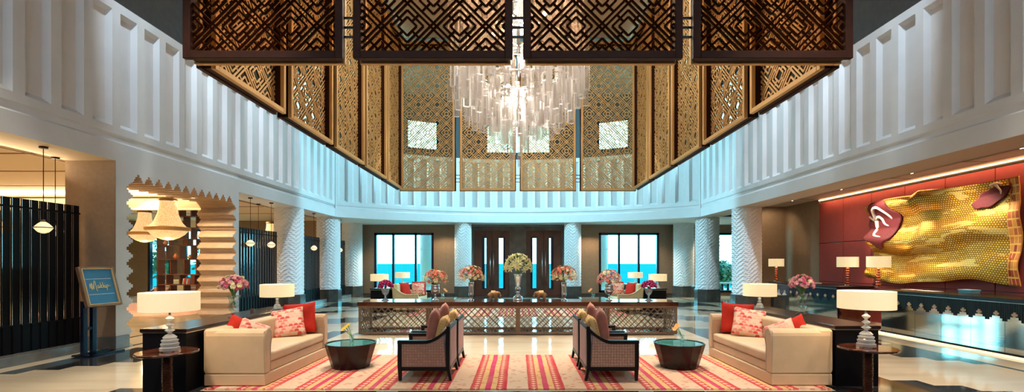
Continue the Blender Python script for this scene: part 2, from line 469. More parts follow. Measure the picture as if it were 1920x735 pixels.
# undersides of the beams and ledges on top of them
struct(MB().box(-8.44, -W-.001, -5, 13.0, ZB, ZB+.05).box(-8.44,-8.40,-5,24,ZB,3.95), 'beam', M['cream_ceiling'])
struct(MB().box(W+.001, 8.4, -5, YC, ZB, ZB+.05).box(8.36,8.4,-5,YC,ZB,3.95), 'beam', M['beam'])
led = MB(); bow = MB()
n = 24
pts_i = [mpb(L*i/n, .02, ZT) for i in range(n+1)]
for i in range(n):
    a, c = pts_i[i], pts_i[i+1]
    led.quad(a, c, (c[0]*1.06, c[1]+1.0, ZT), (a[0]*1.06, a[1]+1.0, ZT))
led.quad((-W-.02,-5,ZT),(-W-.02,YC,ZT),(-8.6,YC+1,ZT),(-8.6,-5,ZT)).quad((W+.02,-5,ZT),(W+.02,YC,ZT),(8.6,YC+1,ZT),(8.6,-5,ZT))
struct(led, 'trim_1', M['white'])
for sx in (-1,1): struct(MB().cbox((sx*(W+.05),YC+.03,(ZB+ZT)/2+.002),(.13,.13,ZT-ZB)), 'trim_12', M['white'])
# flat white soffit between the bowed beam and the garden wall
sof = MB()
p0 = [mpb(L*i/n, .0, ZB) for i in range(n+1)]
for i in range(n):
    a, c = p0[i], p0[i+1]
    sof.quad(a, c, (c[0],24.0,ZB), (a[0],24.0,ZB))
sof.quad((-8.44,13.0,ZB),(-W,13.0,ZB),(-W,24,ZB),(-8.44,24,ZB)).quad((W,YC,ZB),(13,YC,ZB),(13,24,ZB),(W,24,ZB))
struct(sof, 'ceiling_soffit', M['white'])

# upper walls and roof
up = MB()
def upq(x0,y0,x1,y1,z0=ZT-.05,z1=CEIL): up.quad((x0,y0,z0),(x1,y1,z0),(x1,y1,z1),(x0,y0,z1))
SW0, SW1 = 17.45, 20.3
for sx in (-8.5, 8.5):
    upq(sx,-5,sx,SW0); upq(sx,SW1,sx,21.2); upq(sx,SW0,sx,SW1,ZT-.05,6.95); upq(sx,SW0,sx,SW1,9.1,CEIL)
struct(up, 'wall_upper_side', M['dark_ceiling'])
# bowed upper wall with clerestory windows (openings)
ub = MB(); RU = ARC_R + .9
def mpu(x, z): return (x, ARC_C + math.sqrt(max(0, RU**2 - x*x)), z)
wins = [(-5.15,-3.85),(-1.52,1.55),(3.85,5.15)]
zb, zt2 = 7.0, 8.32
xs = sorted(set([-8.5+17*i/34 for i in range(35)]+[v for w in wins for v in w]))
for a, c in zip(xs, xs[1:]):
    inside = any(w[0]-1e-6 <= a and c <= w[1]+1e-6 for w in wins)
    for z0, z1 in ((ZT-.05,zb),(zb,zt2),(zt2,CEIL)):
        if inside and z0 == zb: continue
        ub.quad(mpu(a,z0), mpu(c,z0), mpu(c,z1), mpu(a,z1))
struct(ub, 'wall_upper_back', M['upperdark'])
for k, (a, c) in enumerate(wins):
    g = MB(); fr = MB(); m = 1 if c-a < 2 else 3
    for i in range(6):
        x0 = a+(c-a)*i/6; x1 = a+(c-a)*(i+1)/6
        g.quad(mpu(x0,zb), mpu(x1,zb), mpu(x1,zt2), mpu(x0,zt2))
    w = g.build('window_%d' % (k+4), M['pane'], kind='structure')
    for z in (zb, zt2): 
        for i in range(6):
            fr.bar(mpu(a+(c-a)*i/6,z), mpu(a+(c-a)*(i+1)/6,z), .06, .06)
    for i in range(m+1):
        x = a+(c-a)*i/m; fr.bar(mpu(x,zb), mpu(x,zt2), .06, .06)
    fr.build('window_frame', M['steelblue'], w)
for k, sx in enumerate((-8.55, 8.55)):  # added side windows, put in to throw cyan light on the far walls
    w = struct(MB().quad((sx,SW0,6.95),(sx,SW1,6.95),(sx,SW1,9.1),(sx,SW0,9.1)), 'window_%d' % (10+k), M['pane'])
    f = MB()
    for y in (SW0+.04,(SW0+SW1)/2,SW1-.04): f.cbox((sx,y,8.02),(.08,.08,2.15))
    for z in (6.98,9.07): f.cbox((sx,(SW0+SW1)/2,z),(.08,SW1-SW0,.08))
    f.build('window_frame', M['steelblue'], w)
# front wall (behind the viewer) with a tall band of windows under the roof
fw = MB(); YF = -5.0
fw.box(-8.6,8.6,YF-.1,YF,0,4.6).box(-8.6,8.6,YF-.1,YF,8.9,CEIL).box(-8.6,-7,YF-.1,YF,4.6,8.9).box(7,8.6,YF-.1,YF,4.6,8.9)
struct(fw, 'wall_front', M['white'])
g = MB().quad((-7,YF-.05,4.6),(7,YF-.05,4.6),(7,YF-.05,8.9),(-7,YF-.05,8.9))
w = struct(g, 'window_7', M['pane'])
fr = MB()
for i in range(8): fr.cbox((-7+2*i, YF-.05, 6.75),(.08,.1,4.3))
for z in (4.62,6.75,8.88): fr.cbox((0,YF-.05,z),(14,.1,.08))
fr.build('window_frame', M['steelblue'], w)
struct(MB().box(-8.6,8.6,-5.1,24.5,CEIL,CEIL+.1), 'ceiling', M['dark_ceiling'])
struct(MB().box(-3.95,3.95,6.25,16.85,CEIL-.02,CEIL), 'ceiling_panel', M['atrium_ceiling'])

# ---- garden wall (back) with two large windows, stone door surround, a side window
YG = 24.0
bw = MB()
def wallx(mb, x0, x1, z0, z1, y=YG, t=.25): mb.box(x0, x1, y, y+t, z0, z1)
WL = (-7.12,-4.18); WR = (4.02,7.0); WS = (9.2,11.2)
wz0, wz1 = .16, 3.12
H = 3.95
for a, c in ((-24,-18.35),(-17.2,-16.6)): wallx(bw,a,c,0,H)
bw2 = MB()
wallx(bw2,-9.2,WL[0],0,H); wallx(bw2,WL[1],-2.6,0,H); wallx(bw2,2.6,WR[0],0,H); wallx(bw2,WR[1],WS[0],0,H); wallx(bw2,WS[1],13,0,H)
for w_ in (WL, WR, WS):
    wallx(bw2,w_[0],w_[1],0,wz0); wallx(bw2,w_[0],w_[1],wz1,H)
struct(bw2, 'wall_garden', M['brown'])
struct(MB().box(-9.2,-2.62,YG-.03,YG,0,.12).box(2.62,9.2,YG-.03,YG,0,.12), 'baseboard_back', M['dark_base'])
def window(name, x0, x1, z0, z1, y, mull, depth=.1):
    g = MB().quad((x0,y+.1,z0),(x1,y+.1,z0),(x1,y+.1,z1),(x0,y+.1,z1))
    w = struct(g, name, M['pane'])
    f = MB(); t = .11
    f.box(x0,x0+t,y-.03,y+.16,z0,z1).box(x1-t,x1,y-.03,y+.16,z0,z1).box(x0,x1,y-.03,y+.16,z0,z0+t).box(x0,x1,y-.03,y+.16,z1-t,z1)
    for m in mull: f.box(m-.05,m+.05,y-.03,y+.16,z0,z1)
    f.build('window_frame', M['steelblue'], w, bevel=.008)
    return w
window('window_1', WL[0], WL[1], wz0, wz1, YG, (-6.19,-5.07))
window('window_2', WR[0], WR[1], wz0, wz1, YG, (5.02,6.0))
window('window_3', WS[0], WS[1], wz0, wz1, YG, (10.9,))
# marble door wall
dw = MB()
wallx(dw,-2.6,-2.16,0,H); wallx(dw,-.42,.42,0,H); wallx(dw,2.16,2.6,0,H); wallx(dw,-2.16,-.42,3.24,H); wallx(dw,.42,2.16,3.24,H)
struct(dw, 'wall_door_surround', M['marble_wall'])
struct(MB().box(-2.3,2.3,YG-.06,YG,3.42,3.52).box(-2.36,-2.24,YG-.06,YG,0,3.52).box(2.24,2.36,YG-.06,YG,0,3.52), 'trim_2', M['stone_base'], bevel=.01)
def door(name, xc, strips):
    d = bpy.data.objects.new(name, None); COL.objects.link(d); d.location = (xc, YG+.04, 0); d['kind'] = 'structure'
    MB().box(-.03,.03,.07,.09,0,3.24).build('meeting_stile', M['doorwood'], d)
    for sgn in (-1, 1):
        x0, x1 = (-.87,-.003) if sgn < 0 else (.003,.87)
        sx0, sx1 = strips[0] if sgn < 0 else strips[1]
        b = MB().box(x0,sx0,0,.07,0,3.24).box(sx1,x1,0,.07,0,3.24).box(sx0,sx1,0,.07,0,.38).box(sx0,sx1,0,.07,2.86,3.24)
        leaf = b.build('door_leaf', M['doorwood'], d, bevel=.006)
        MB().quad((sx0,.03,.38),(sx1,.03,.38),(sx1,.03,2.86),(sx0,.03,2.86)).build('glass_strip', M['pane'], leaf)
        MB().box(sx0-.02,sx0,-.01,.08,.38,2.86).box(sx1,sx1+.02,-.01,.08,.38,2.86).box(sx0,sx1,-.01,.08,.33,.38).box(sx0,sx1,-.01,.08,2.86,2.91).build('strip_frame', M['steelblue'], leaf)
        wd_ = (sx0-.13,sx0) if (sx1-sx0) < .1 and sgn < 0 else ((sx1,sx1+.13) if (sx1-sx0) < .1 else ((sx1,sx1+.1) if sgn > 0 else (sx0-.1,sx0)))
        MB().box(wd_[0],wd_[1],-.008,.0,.33,2.91).build('dark_inlay', M['steelblue'], leaf)
        hx = .08*sgn
        h = MB().tube([(hx,-.09,.52),(hx,-.09,2.18)], .018, 8)
        for z in (.62,2.08): h.tube([(hx,-.09,z),(hx,.0,z)], .012, 8)
        h.build('pull_handle', M['steel'], leaf, smooth=True)
    return d
door('door_1', -1.29, ((-.36,-.28),(.35,.56)))
door('door_2', 1.29, ((-.56,-.37),(.27,.35)))

# ---- outside: columns, balusters, trees
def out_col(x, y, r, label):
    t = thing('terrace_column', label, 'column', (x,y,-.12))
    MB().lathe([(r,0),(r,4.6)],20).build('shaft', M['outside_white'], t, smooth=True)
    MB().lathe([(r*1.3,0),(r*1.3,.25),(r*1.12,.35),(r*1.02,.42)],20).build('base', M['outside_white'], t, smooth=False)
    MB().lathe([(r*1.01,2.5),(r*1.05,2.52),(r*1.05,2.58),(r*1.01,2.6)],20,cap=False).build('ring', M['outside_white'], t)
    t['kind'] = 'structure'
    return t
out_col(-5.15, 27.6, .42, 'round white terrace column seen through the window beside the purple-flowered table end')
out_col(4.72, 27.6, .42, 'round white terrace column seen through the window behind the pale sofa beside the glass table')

struct(MB().box(-16,16,24.6,27.9,5.3,5.6), 'unseen_shade_roof', M['outside_white'])  # unseen slab added to shade the terrace columns
# ---- columns with carved chevrons
def column_mesh(Rr, H0, H1):
    b = MB(); ns = 12; na = 4; nz = int((H1-H0)/.028)
    cols = ns*na
    def fn(i, j):
        a = 2*PI*i/cols; sct = int(i//na) % ns; u = (i % na)/na
        if i % na == 0 and False: u = 0
        z = H0+(H1-H0)*j/nz
        ph = (z - (u if sct % 2 == 0 else 1-u)*.19)/.14
        saw = ph-math.floor(ph)
        r = Rr - .045*saw
        return (r*math.cos(a+PI/8), r*math.sin(a+PI/8), z)
    n0 = len(b.v)
    for j in range(nz+1):
        for i in range(cols): b.v.append(fn(i,j))
    for j in range(nz):
        for i in range(cols):
            k = (i+1)%cols; b.f.append((j*cols+i, j*cols+k, (j+1)*cols+k, (j+1)*cols+i))
    return b.mesh('column')
cm = {}
def column(x, y, Rr, base_h=.53):
    if Rr not in cm:
        cm[Rr] = column_mesh(Rr, base_h, ZB)
        c8 = MB().lathe([(Rr*1.06,0),(Rr*1.06,base_h-.02),(Rr*1.03,base_h)], 8)
        cm[(Rr,'b')] = c8.mesh('base')
    o = obj('column', cm[Rr], M['white'], loc=(x,y,0), kind='structure')
    p = obj('column_base', cm[(Rr,'b')], M['dark_base'], o, rot=(0,0,PI/8))
    return o
for sx in (-1, 1):
    for y in (16.85, 20.35, 23.25): column(7.97*sx, y, .49)
    column(2.6*sx, 22.95, .41)

# ---- left pier with the stepped opening, taupe end wall
XI, XO = -W, -8.44
def teeth(n, fl=True):
    """stepped pyramid profile from 0..1, returns list of (t, h) with n teeth"""
    out = []
    st = [(0,0),(1/9,0),(1/9,1/3),(2/9,1/3),(2/9,2/3),(7/18,2/3),(7/18,1),(11/18,1),(11/18,2/3),(7/9,2/3),(7/9,1/3),(8/9,1/3),(8/9,0),(1,0)]
    for k in range(n):
        for t, h in st[:-1] if k < n-1 else st: out.append(((k+t)/n, h))
    return out
y0, y1, z1 = 9.42, 12.72, 3.20; amp = .15
poly = []
for t, h in teeth(11): poly.append((y0-h*amp, t*z1))              # near jamb upwards
for t, h in teeth(12)[1:]: poly.append((y0+(y1-y0)*t, z1+h*amp))  # head
for t, h in reversed(teeth(11)[:-1]): poly.append((y1+h*amp, t*z1))  # far jamb downwards
# the wall face around the opening, as one face with a notch from the floor
face = [(9.02,0),(9.02,ZB)] ; 
outer = [(9.02,0)] + poly + [(13.0,0),(13.0,ZB),(9.02,ZB)]
pier = MB()
def addface(x):
    nn = len(pier.v); pier.v += [(x,y,z) for y,z in outer]; pier.f.append(tuple(range(nn, nn+len(outer))))
addface(XI); addface(XO)
pier.quad((XI,13.0,0),(XO,13.0,0),(XO,13.0,ZB),(XI,13.0,ZB))
struct(pier, 'wall_pier', M['white'], fix=True)
rev = MB()
for (ya,za),(yb,zb_) in zip(poly, poly[1:]):
    rev.quad((XI,ya,za),(XI,yb,zb_),(XO,yb,zb_),(XO,ya,za))
struct(rev, 'trim_3', M['reveal'], fix=True)
struct(MB().quad((XI,9.015,0),(XO,9.015,0),(XO,9.015,ZB),(XI,9.015,ZB)), 'wall_pier_end', M['taupe'])
struct(MB().box(-8.3,-7.46,8.97,9.3,0,.24).box(-8.4,-8.3,8.97,9.3,0,.24), 'baseboard_left', M['stone_base'], bevel=.01)
struct(MB().box(-7.99,-7.85,-5,8.97,0,.15).box(-8.3,-7.99,-5,8.97,0,.15), 'trim_4', M['stone_base'], bevel=.008)

# ---- lounge beyond the screens: ceiling, walls
lc = MB().box(-24,-8.44,-5,24.2,AISLE,AISLE+.1)
struct(lc, 'ceiling_lounge', M['cream_ceiling'])
sl = MB()
for y in (9.3, 11.1, 13.2, 15.6, 18.0, 20.5): sl.box(-23,-9.2,y-.03,y+.03,AISLE-.012,AISLE)
for x in (-9.4,): sl.box(x-.03,x+.03,-4,23,AISLE-.012,AISLE)
struct(sl, 'trim_5', M['brassdull'])
struct(bw, 'wall_lounge_back', M['brown'])
struct(MB().box(-24.2,-24,-5,24.2,0,AISLE), 'wall_lounge_side', M['cream_ceiling'])
struct(MB().box(-24,-8.6,-5.1,-5,0,AISLE), 'wall_lounge_front', M['taupe'])
# lounge glazing
lw = MB()
wallx(lw,-16.6,-14.0,0,.3); wallx(lw,-16.6,-14.0,3.3,H); wallx(lw,-18.35,-17.2,3.3,H); wallx(lw,-18.35,-17.2,0,.1)
pass
struct(MB().box(-14.0,-9.2,YG,YG+.25,0,H), 'wall_lounge_rear', M['brown'])
struct(lw, 'wall_lounge_window', M['cream_ceiling'])
window('window_8', -18.35,-17.2,.1,3.3,YG,())
window('window_9', -16.6,-14.0,.3,3.3,YG,(-15.3,))
# glowing cove over the lounge seen above the near screen
cv = MB().box(-23,-9.6,15.3,15.5,3.3,3.66)
struct(cv, 'trim_6', M['cream_ceiling'])
MBc = MB().box(-22.9,-9.7,15.14,15.2,3.28,3.34)
cvl = struct(MBc, 'trim_7', M['cove'])

# ---- reception side
XR = 9.72; RC = 3.66
struct(MB().box(8.4,13,-5,YC+.4,RC,RC+.1), 'ceiling_reception', M['rec_ceiling'])
sl = MB()
for y in [6+1.9*k for k in range(6)]: sl.box(8.42,9.5,y-.01,y+.01,RC-.006,RC)
struct(sl, 'trim_8', M['ebony'])
for k, y in enumerate((8.6, 11.0, 13.4, 15.8)):
    t = thing('downlight', ['small recessed downlight in the reception ceiling nearest the gold hanging\'s right end','small recessed downlight in the reception ceiling above the middle of the gold hanging','small recessed downlight in the reception ceiling above the red desk lamps','small recessed downlight in the reception ceiling beside the dark brown wall'][k], 'light', (8.95,y,RC-.012))
    MB().lathe([(.05,.0),(.05,.012)],16).build('ring', M['steel'], t)
    MB().lathe([(.035,-.001),(.035,.004)],16).build('lens', M['bulb'], t)
rw = MB(); pitch = 1.15
struct(MB().box(XR+.06,XR+.2,-5,15.6,0,RC), 'wall_reception', M['dark_base'])
for k in range(16):
    ya = 15.6-pitch*(k+1); yb = 15.6-pitch*k
    for z0,z1_ in ((.0,1.02),(1.03,2.23),(2.25,RC-.12)):
        rw.box(XR,XR+.06,ya+.008,yb-.008,z0,z1_)
struct(rw, 'wall_red_panels', M['redwall'], bevel=.012)
struct(MB().box(XR-.02,XR+.03,-4,15.6,RC-.05,RC-.02), 'trim_9', M['led'])
struct(MB().box(8.3,13,17.6,17.8,0,RC), 'wall_reception_end', M['brown'])
struct(MB().box(XR,XR+.2,15.6,17.6,0,RC), 'wall_reception_return', M['brown'])
struct(MB().box(13,13.1,17.6,24.2,0,3.95), 'wall_right_outer', M['brown'])
# lit marble along the desks, its brightness put in as glow
struct(MB().box(8.30,8.36,-4,16.2,.0,.035), 'trim_10', M['floorglow'])
# close the voids above the aisles
struct(MB().box(-24.2,-8.4,-5.1,24.3,3.95,4.0).box(8.36,13.1,-5.1,24.3,3.95,4.0).quad((-8.44,13,3.95),(-7.52,13,3.95),(-7.52,24.2,3.95),(-8.44,24.2,3.95)), 'ceiling_aisle', M['dark_ceiling'])
struct(MB().box(13,13.1,-5.1,17.8,0,3.95).box(8.6,13,-5.1,-5,0,3.95), 'wall_reception_outer', M['brown'])
# ================================================================== LATTICE CANOPY
def clip(p, q, x0, x1, y0, y1):
    dx, dy = q[0]-p[0], q[1]-p[1]; t0, t1 = 0., 1.
    for a, b in ((-dx,p[0]-x0),(dx,x1-p[0]),(-dy,p[1]-y0),(dy,y1-p[1])):
        if abs(a) < 1e-9:
            if b < 0: return None
        else:
            r = b/a
            if a < 0: t0 = max(t0, r)
            else: t1 = min(t1, r)
    if t1-t0 < 1e-6: return None
    return (p[0]+dx*t0,p[1]+dy*t0), (p[0]+dx*t1,p[1]+dy*t1)
def fret(x0, x1, z0, z1, P, w, t, motif=True, xc=None, zc=None):
    """fretwork of nested diamonds between double diagonals, clipped to a rectangle (x,z); thickness along y"""
    b = MB(); xc = (x0+x1)/2 if xc is None else xc; zc = z0 if zc is None else zc
    def seg(p, q):
        c = clip(p, q, x0, x1, z0, z1)
        if c and math.hypot(c[0][0]-c[1][0], c[0][1]-c[1][1]) > w*.4:
            b.bar((c[0][0],0,c[0][1]), (c[1][0],0,c[1][1]), w, t, up=(0,1,0))
    span = (x1-x0)+(z1-z0)+P*2
    nmax = int(span/P)+2
    offs = (.44,-.44) if motif else (0,)
    for k in range(-nmax, nmax+1):
        for o in offs:
            c = (k+o)*P
            seg((xc-span, zc+c+span), (xc+span, zc+c-span))
            seg((xc-span, zc+c-span), (xc+span, zc+c+span))
    if motif:
        nx = int((x1-x0)/P)+2; nz = int((z1-z0)/P)+2
        for i in range(-nx, nx+1):
            for j in range(-1, nz+1):
                for (ox, oz, rs) in ((0,0,(.12,.27)),(.5,.5,(.18,.31))):
                    cx, cz = xc+(i+ox)*P, zc+(j+oz)*P
                    if cx < x0-.3*P or cx > x1+.3*P or cz < z0-.3*P or cz > z1+.3*P: continue
                    for r in rs:
                        r *= P
                        v = [(cx+r,cz),(cx,cz+r),(cx-r,cz),(cx,cz-r)]
                        for m in range(4): seg(v[m], v[(m+1)%4])
                    a, e = rs[0]*P/2, .22*P
                    for sx in (1,-1):
                        for sz in (1,-1): seg((cx+sx*a,cz+sz*a),(cx+sx*e,cz+sz*e))
    return b
def ring(x0, x1, z0, z1, w, y0, y1):
    return MB().box(x0,x0+w,y0,y1,z0,z1).box(x1-w,x1,y0,y1,z0,z1).box(x0+w,x1-w,y0,y1,z0,z0+w).box(x0+w,x1-w,y0,y1,z1-w,z1)
PW, PH, PD = 1.985, 5.2, .24
CZ = 4.15
canopy = thing('lattice_canopy', 'great hanging enclosure of dark and brass fretwork panels around the crystal chandelier', 'canopy', (0,11.55,CZ))
proto = MB(); 
pf = ring(-PW/2, PW/2, 0, PH, .095, 0, .065).build('lattice_panel', M['bronze'], canopy, bevel=.006, seg=1)
s1 = fret(-PW/2+.095, PW/2-.095, .095, PH-.095, .655, .026, .016).build('outer_lattice', M['bronze'], pf, loc=(0,.060,0), fix=False)
s2 = ring(-PW/2+.03, PW/2-.03, .0, PH, .075, .175, .24).build('inner_frame', M['gold'], pf, bevel=.006, seg=1)
s3 = fret(-PW/2+.095, PW/2-.095, .095, PH-.095, .655, .027, .014).build('inner_lattice', M['gold'], pf, loc=(0,.0755,0), fix=False)
s5 = ring(-PW/2+.06, PW/2-.06, .02, PH-.02, .03, .065, .175).build('panel_spacer', M['bronze'], pf)
s4 = MB().quad((-PW/2+.05,.045,.05),(PW/2-.05,.045,.05),(PW/2-.05,.045,PH-.05),(-PW/2+.05,.045,PH-.05)).build('glass_pane', M['bronzeglass'], pf)
bra = []
for z in (.30,.42,.54,2.9,3.02): bra.append(MB().box(-.085,.085,.10,.125,z,z+.022).build('bracket_rod', M['steelblue'], canopy))
first = True
pos = []
HX, HY = 4.2, 5.55
for side in range(4):
    if side in (0, 2):
        n_, pitch, e = 4, 2.115, HX
        for k in range(n_):
            u = (k-1.5)*pitch
            pos.append(((u, -HY, 0), 0) if side == 0 else ((-u, HY, 0), PI))
    else:
        n_, pitch = 5, 2.124
        for k in range(n_):
            u = (k-2)*pitch
            pos.append(((HX, u, 0), PI/2) if side == 1 else ((-HX, -u, 0), -PI/2))
for i, (p, rz) in enumerate(pos):
    if i == 0: pf.location = p; pf.rotation_euler = (0,0,rz)
    else: dup(pf, p, rz, parent=canopy)
gaps = []
for side, k in [(0,j) for j in range(3)]+[(2,j) for j in range(3)]: gaps.append((((k-1)*2.115, -HY if side == 0 else HY, 0), 0 if side == 0 else PI))
for side in (1, 3):
    for k in range(4): gaps.append(((HX if side == 1 else -HX, (k-1.5)*2.124, 0), PI/2 if side == 1 else -PI/2))
for i, (p, rz) in enumerate(gaps):
    for br_ in bra:
        if i == 0: br_.location = p; br_.rotation_euler = (0,0,rz)
        else: dup(br_, p, rz, parent=canopy)
hr = None
for i, (x, y) in enumerate([(sx*HX*.97, sy) for sx in (-1,1) for sy in (-5.3,-1.9,1.9,5.3)]+[(sx,sy*HY*.98) for sx in (-2.1,2.1) for sy in (-1,1)]):
    if hr is None: hr = MB().lathe([(.02,PH-.1),(.02,CEIL-CZ)],8).build('hanger_rod', M['bronze'], canopy, loc=(x,y,0))
    else: dup(hr, (x,y,0), parent=canopy)

# ================================================================== CHANDELIER
ch = thing('crystal_chandelier', 'tiered chandelier of hanging clear crystal bars glowing warm inside the fretwork canopy', 'chandelier', (0.02,11.4,0))
fr = MB().lathe([(.03,4.6),(.03,CEIL)],10).lathe([(1.0,9.2),(1.0,9.4),(.9,CEIL)],32)
for z, r in ((5.55,.5),(6.1,1.0),(6.7,1.35),(7.3,1.4),(7.9,1.4),(8.5,1.4)):
    fr.lathe([(r,z),(r+.02,z),(r+.02,z+.03),(r,z+.03),(r,z)],32,cap=False)
    for a in range(3): fr.bar((r*math.cos(a*PI/3),r*math.sin(a*PI/3),z+.015),(-r*math.cos(a*PI/3),-r*math.sin(a*PI/3),z+.015),.02,.02)
fr.build('frame', M['chrome'], ch)
for k in range(10):
    a = k*2.4; r = .25+.09*(k % 6); z = 5.5+.36*k
    bb = (bulb0 if k else MB().ball((0,0,0),.055,10,6).build('bulb', M['cbulb'], ch, smooth=True))
    if k == 0: bulb0 = bb; bb.location = (r*math.cos(a), r*math.sin(a), z)
    else: dup(bb, (r*math.cos(a), r*math.sin(a), z), parent=ch)
def crys(b, x, y, z, rz, w, h):
    c, s = math.cos(rz), math.sin(rz); d = w*.72
    def P(u, v, q): return (x+c*u-s*v, y+s*u+c*v, z+q)
    k = .012
    pr = [(-w/2,-d/2),(w/2,-d/2),(w/2,d/2),(-w/2,d/2)]
    i2 = [(u*(1-2*k/w),v*(1-2*k/w)) for u,v in pr]
    vs = [P(u,v,0) for u,v in i2]+[P(u,v,k) for u,v in pr]+[P(u,v,h-k) for u,v in pr]+[P(u,v,h) for u,v in i2]
    fs = [(3,2,1,0),(12,13,14,15)]
    for L_ in range(3):
        for i in range(4): fs.append((L_*4+i, L_*4+(i+1)%4, L_*4+4+(i+1)%4, L_*4+4+i))
    b.add(vs, fs)
spec = []
def zbot(r): return 3.95+ .80*r if r > .25 else 3.87+.3*r
for k in range(95):        # lower cone
    r = 1.62*math.sqrt((k+.5)/95); a = k*2.39996
    z = max(3.9, zbot(r)+rnd.uniform(-.08,.30)) ; spec.append((r*math.cos(a), r*math.sin(a), z, a+rnd.uniform(-.3,.3), rnd.uniform(.10,.15), rnd.uniform(.48,.70)))
for k in range(55):         # second layer
    r = 1.5*math.sqrt((k+.5)/55); a = k*2.39996+1
    spec.append((r*math.cos(a), r*math.sin(a), zbot(r)+rnd.uniform(.45,.75), a, rnd.uniform(.11,.15), .6))
for L_ in range(6):         # outer tiers
    for k in range(25):
        a = 2*PI*(k+.5*(L_%2))/25+rnd.uniform(-.03,.03); r = 1.5+rnd.choice((-.12,0,.1))
        spec.append((r*math.cos(a), r*math.sin(a), 5.55+.55*L_+rnd.uniform(-.06,.06), a+PI/2, rnd.uniform(.12,.17), .6))
spec[0] = (.02,-.03,3.86,.2,.085,.5)
spec.sort(key=lambda s: s[1]+ (s[2]-4)*.6)
for s in spec[:100]:
    b = MB(); crys(b, 0,0,0, s[3], s[4], s[5]); b.build('crystal_bar', M['crystal'], ch, loc=s[:3], fix=False)
b = MB()
for s in spec[100:]: crys(b, *s)
b.build('crystal_bars_behind', M['crystal'], ch, kind='stuff', fix=False)

# ================================================================== RUG
tag(MB().box(-3.98,3.98,6.12,8.40,0.0,.014).build('rug', M['rug']), 'wide striped red, yellow and beige rug under the two beige sofas and armchairs', 'rug')

tag(MB().box(-3.4,3.4,14.6,18.3,0.0,.014).build('rug', M['rug']), 'striped rug under the glass tables and cream loveseats, seen through the lattice table', 'rug')
# ================================================================== SOFAS  (local: faces +x, length along y, origin at floor centre)
def sofa(label, loc, rz, nm='sofa'):
    t = thing(nm, label, 'sofa', loc, rz)
    D, Ln, Hh = .82, 2.06, .735
    b = MB().box(-D/2+.025, D/2-.004, -Ln/2+.004, Ln/2-.004, .005, .155)
    b.build('skirt', M['sofa'], t, bevel=.012)
    MB().box(-D/2+.02, D/2-.03, -Ln/2+.13, Ln/2-.13, .155, .275).build('seat_base', M['sofa'], t, bevel=.015)
    MB().box(-D/2, -D/2+.20, -Ln/2+.01, Ln/2-.01, .155, Hh).build('backrest', M['sofa'], t, bevel=.045, seg=4, smooth=False)
    # arms: profile with a soft roll at the top, extruded along x
    for s in (-1, 1):
        pr = [(0,.155),(.135,.155),(.135,.50)]
        for k in range(9):
            a = -.5+ (PI+.5)*k/8; pr.append((.088+.088*math.cos(a), Hh-.088+.088*math.sin(a)))
        pr = [(s*(Ln/2-.0-p), z) for p, z in pr]
        a_ = MB().prism(pr, -D/2+.03, D/2, 'x').build('arm', M['sofa'], t, bevel=.02, seg=3)
        MB().tube([(D/2-.004, s*(Ln/2-.135), .17),(D/2-.004, s*(Ln/2-.14), .5),(D/2-.004, s*(Ln/2-.168), .60),(D/2-.004, s*(Ln/2-.15),.70),(D/2-.004, s*(Ln/2-.08),.733),(D/2-.02, s*(Ln/2-.01),.70),(D/2-.02, s*(Ln/2-.0),.6),(D/2-.01,s*(Ln/2),.17)], .006, 6).build('arm_piping', M['piping'], a_)
    def cush(u, v):
        return None
    c = MB()
    nx, ny = 8, 16; x0, x1, ya, yb = -D/2+.19, D/2-.015, -Ln/2+.14, Ln/2-.14
    def top(u, v):
        e = (1-(2*u-1)**6)*(1-(2*v-1)**8)
        return (x0+(x1-x0)*u, ya+(yb-ya)*v, .285+.125*min(1,e*1.5)**.4*.9+.02*e)
    def bot(u, v): return (x0+(x1-x0)*u, ya+(yb-ya)*(1-v), .278)
    c.grid(top, nx, ny).grid(bot, nx, ny)
    MB().box(x0,x1,ya,yb,.278,.41).build('seat_cushion', M['sofa'], t, bevel=.035, seg=4)
    return t
sofa('beige sofa in front of the dark console table near the blue sign stand', (-3.67,7.27,.014), 0)
sofa('beige sofa in front of the dark console table on the reception desk side', (3.69,7.29,.014), PI)

def pillow_mesh(S=.5, T=.085, n=14):
    b = MB()
    def side(sg):
        def f(u, v):
            x, y = 2*u-1, 2*v-1
            px_ = x*(1-.07*(1-y*y)); py_ = y*(1-.07*(1-x*x))
            t = T*((1-x**4)*(1-y**4))**.55
            return (px_*S/2, py_*S/2, sg*t)
        return f
    b.grid(side(1), n, n).grid(side(-1), n, n)
    return b
PMESH = {}
def pillow(mat, label, loc, rx=PI/2, ry=0, rz=0, S=.5, T=.085, group=None):
    """stands on its lower edge; loc is the centre"""
    key = (mat, S, T)
    if key not in PMESH:
        import bmesh
        me = pillow_mesh(S, T).mesh('pillow', True)
        bm = bmesh.new(); bm.from_mesh(me); bmesh.ops.remove_doubles(bm, verts=bm.verts, dist=.0005); bmesh.ops.recalc_face_normals(bm, faces=bm.faces); bm.to_mesh(me); bm.free()
        me.materials.append(M[mat]); PMESH[key] = me
    o = obj('throw_pillow', PMESH[key], None, None, loc=loc)
    o.rotation_mode = 'XYZ'
    o.rotation_euler = (Matrix.Rotation(rz,3,'Z') @ Matrix.Rotation(ry,3,'Y') @ Matrix.Rotation(rx,3,'X')).to_euler('XYZ')
    return tag(o, label, 'pillow', group)
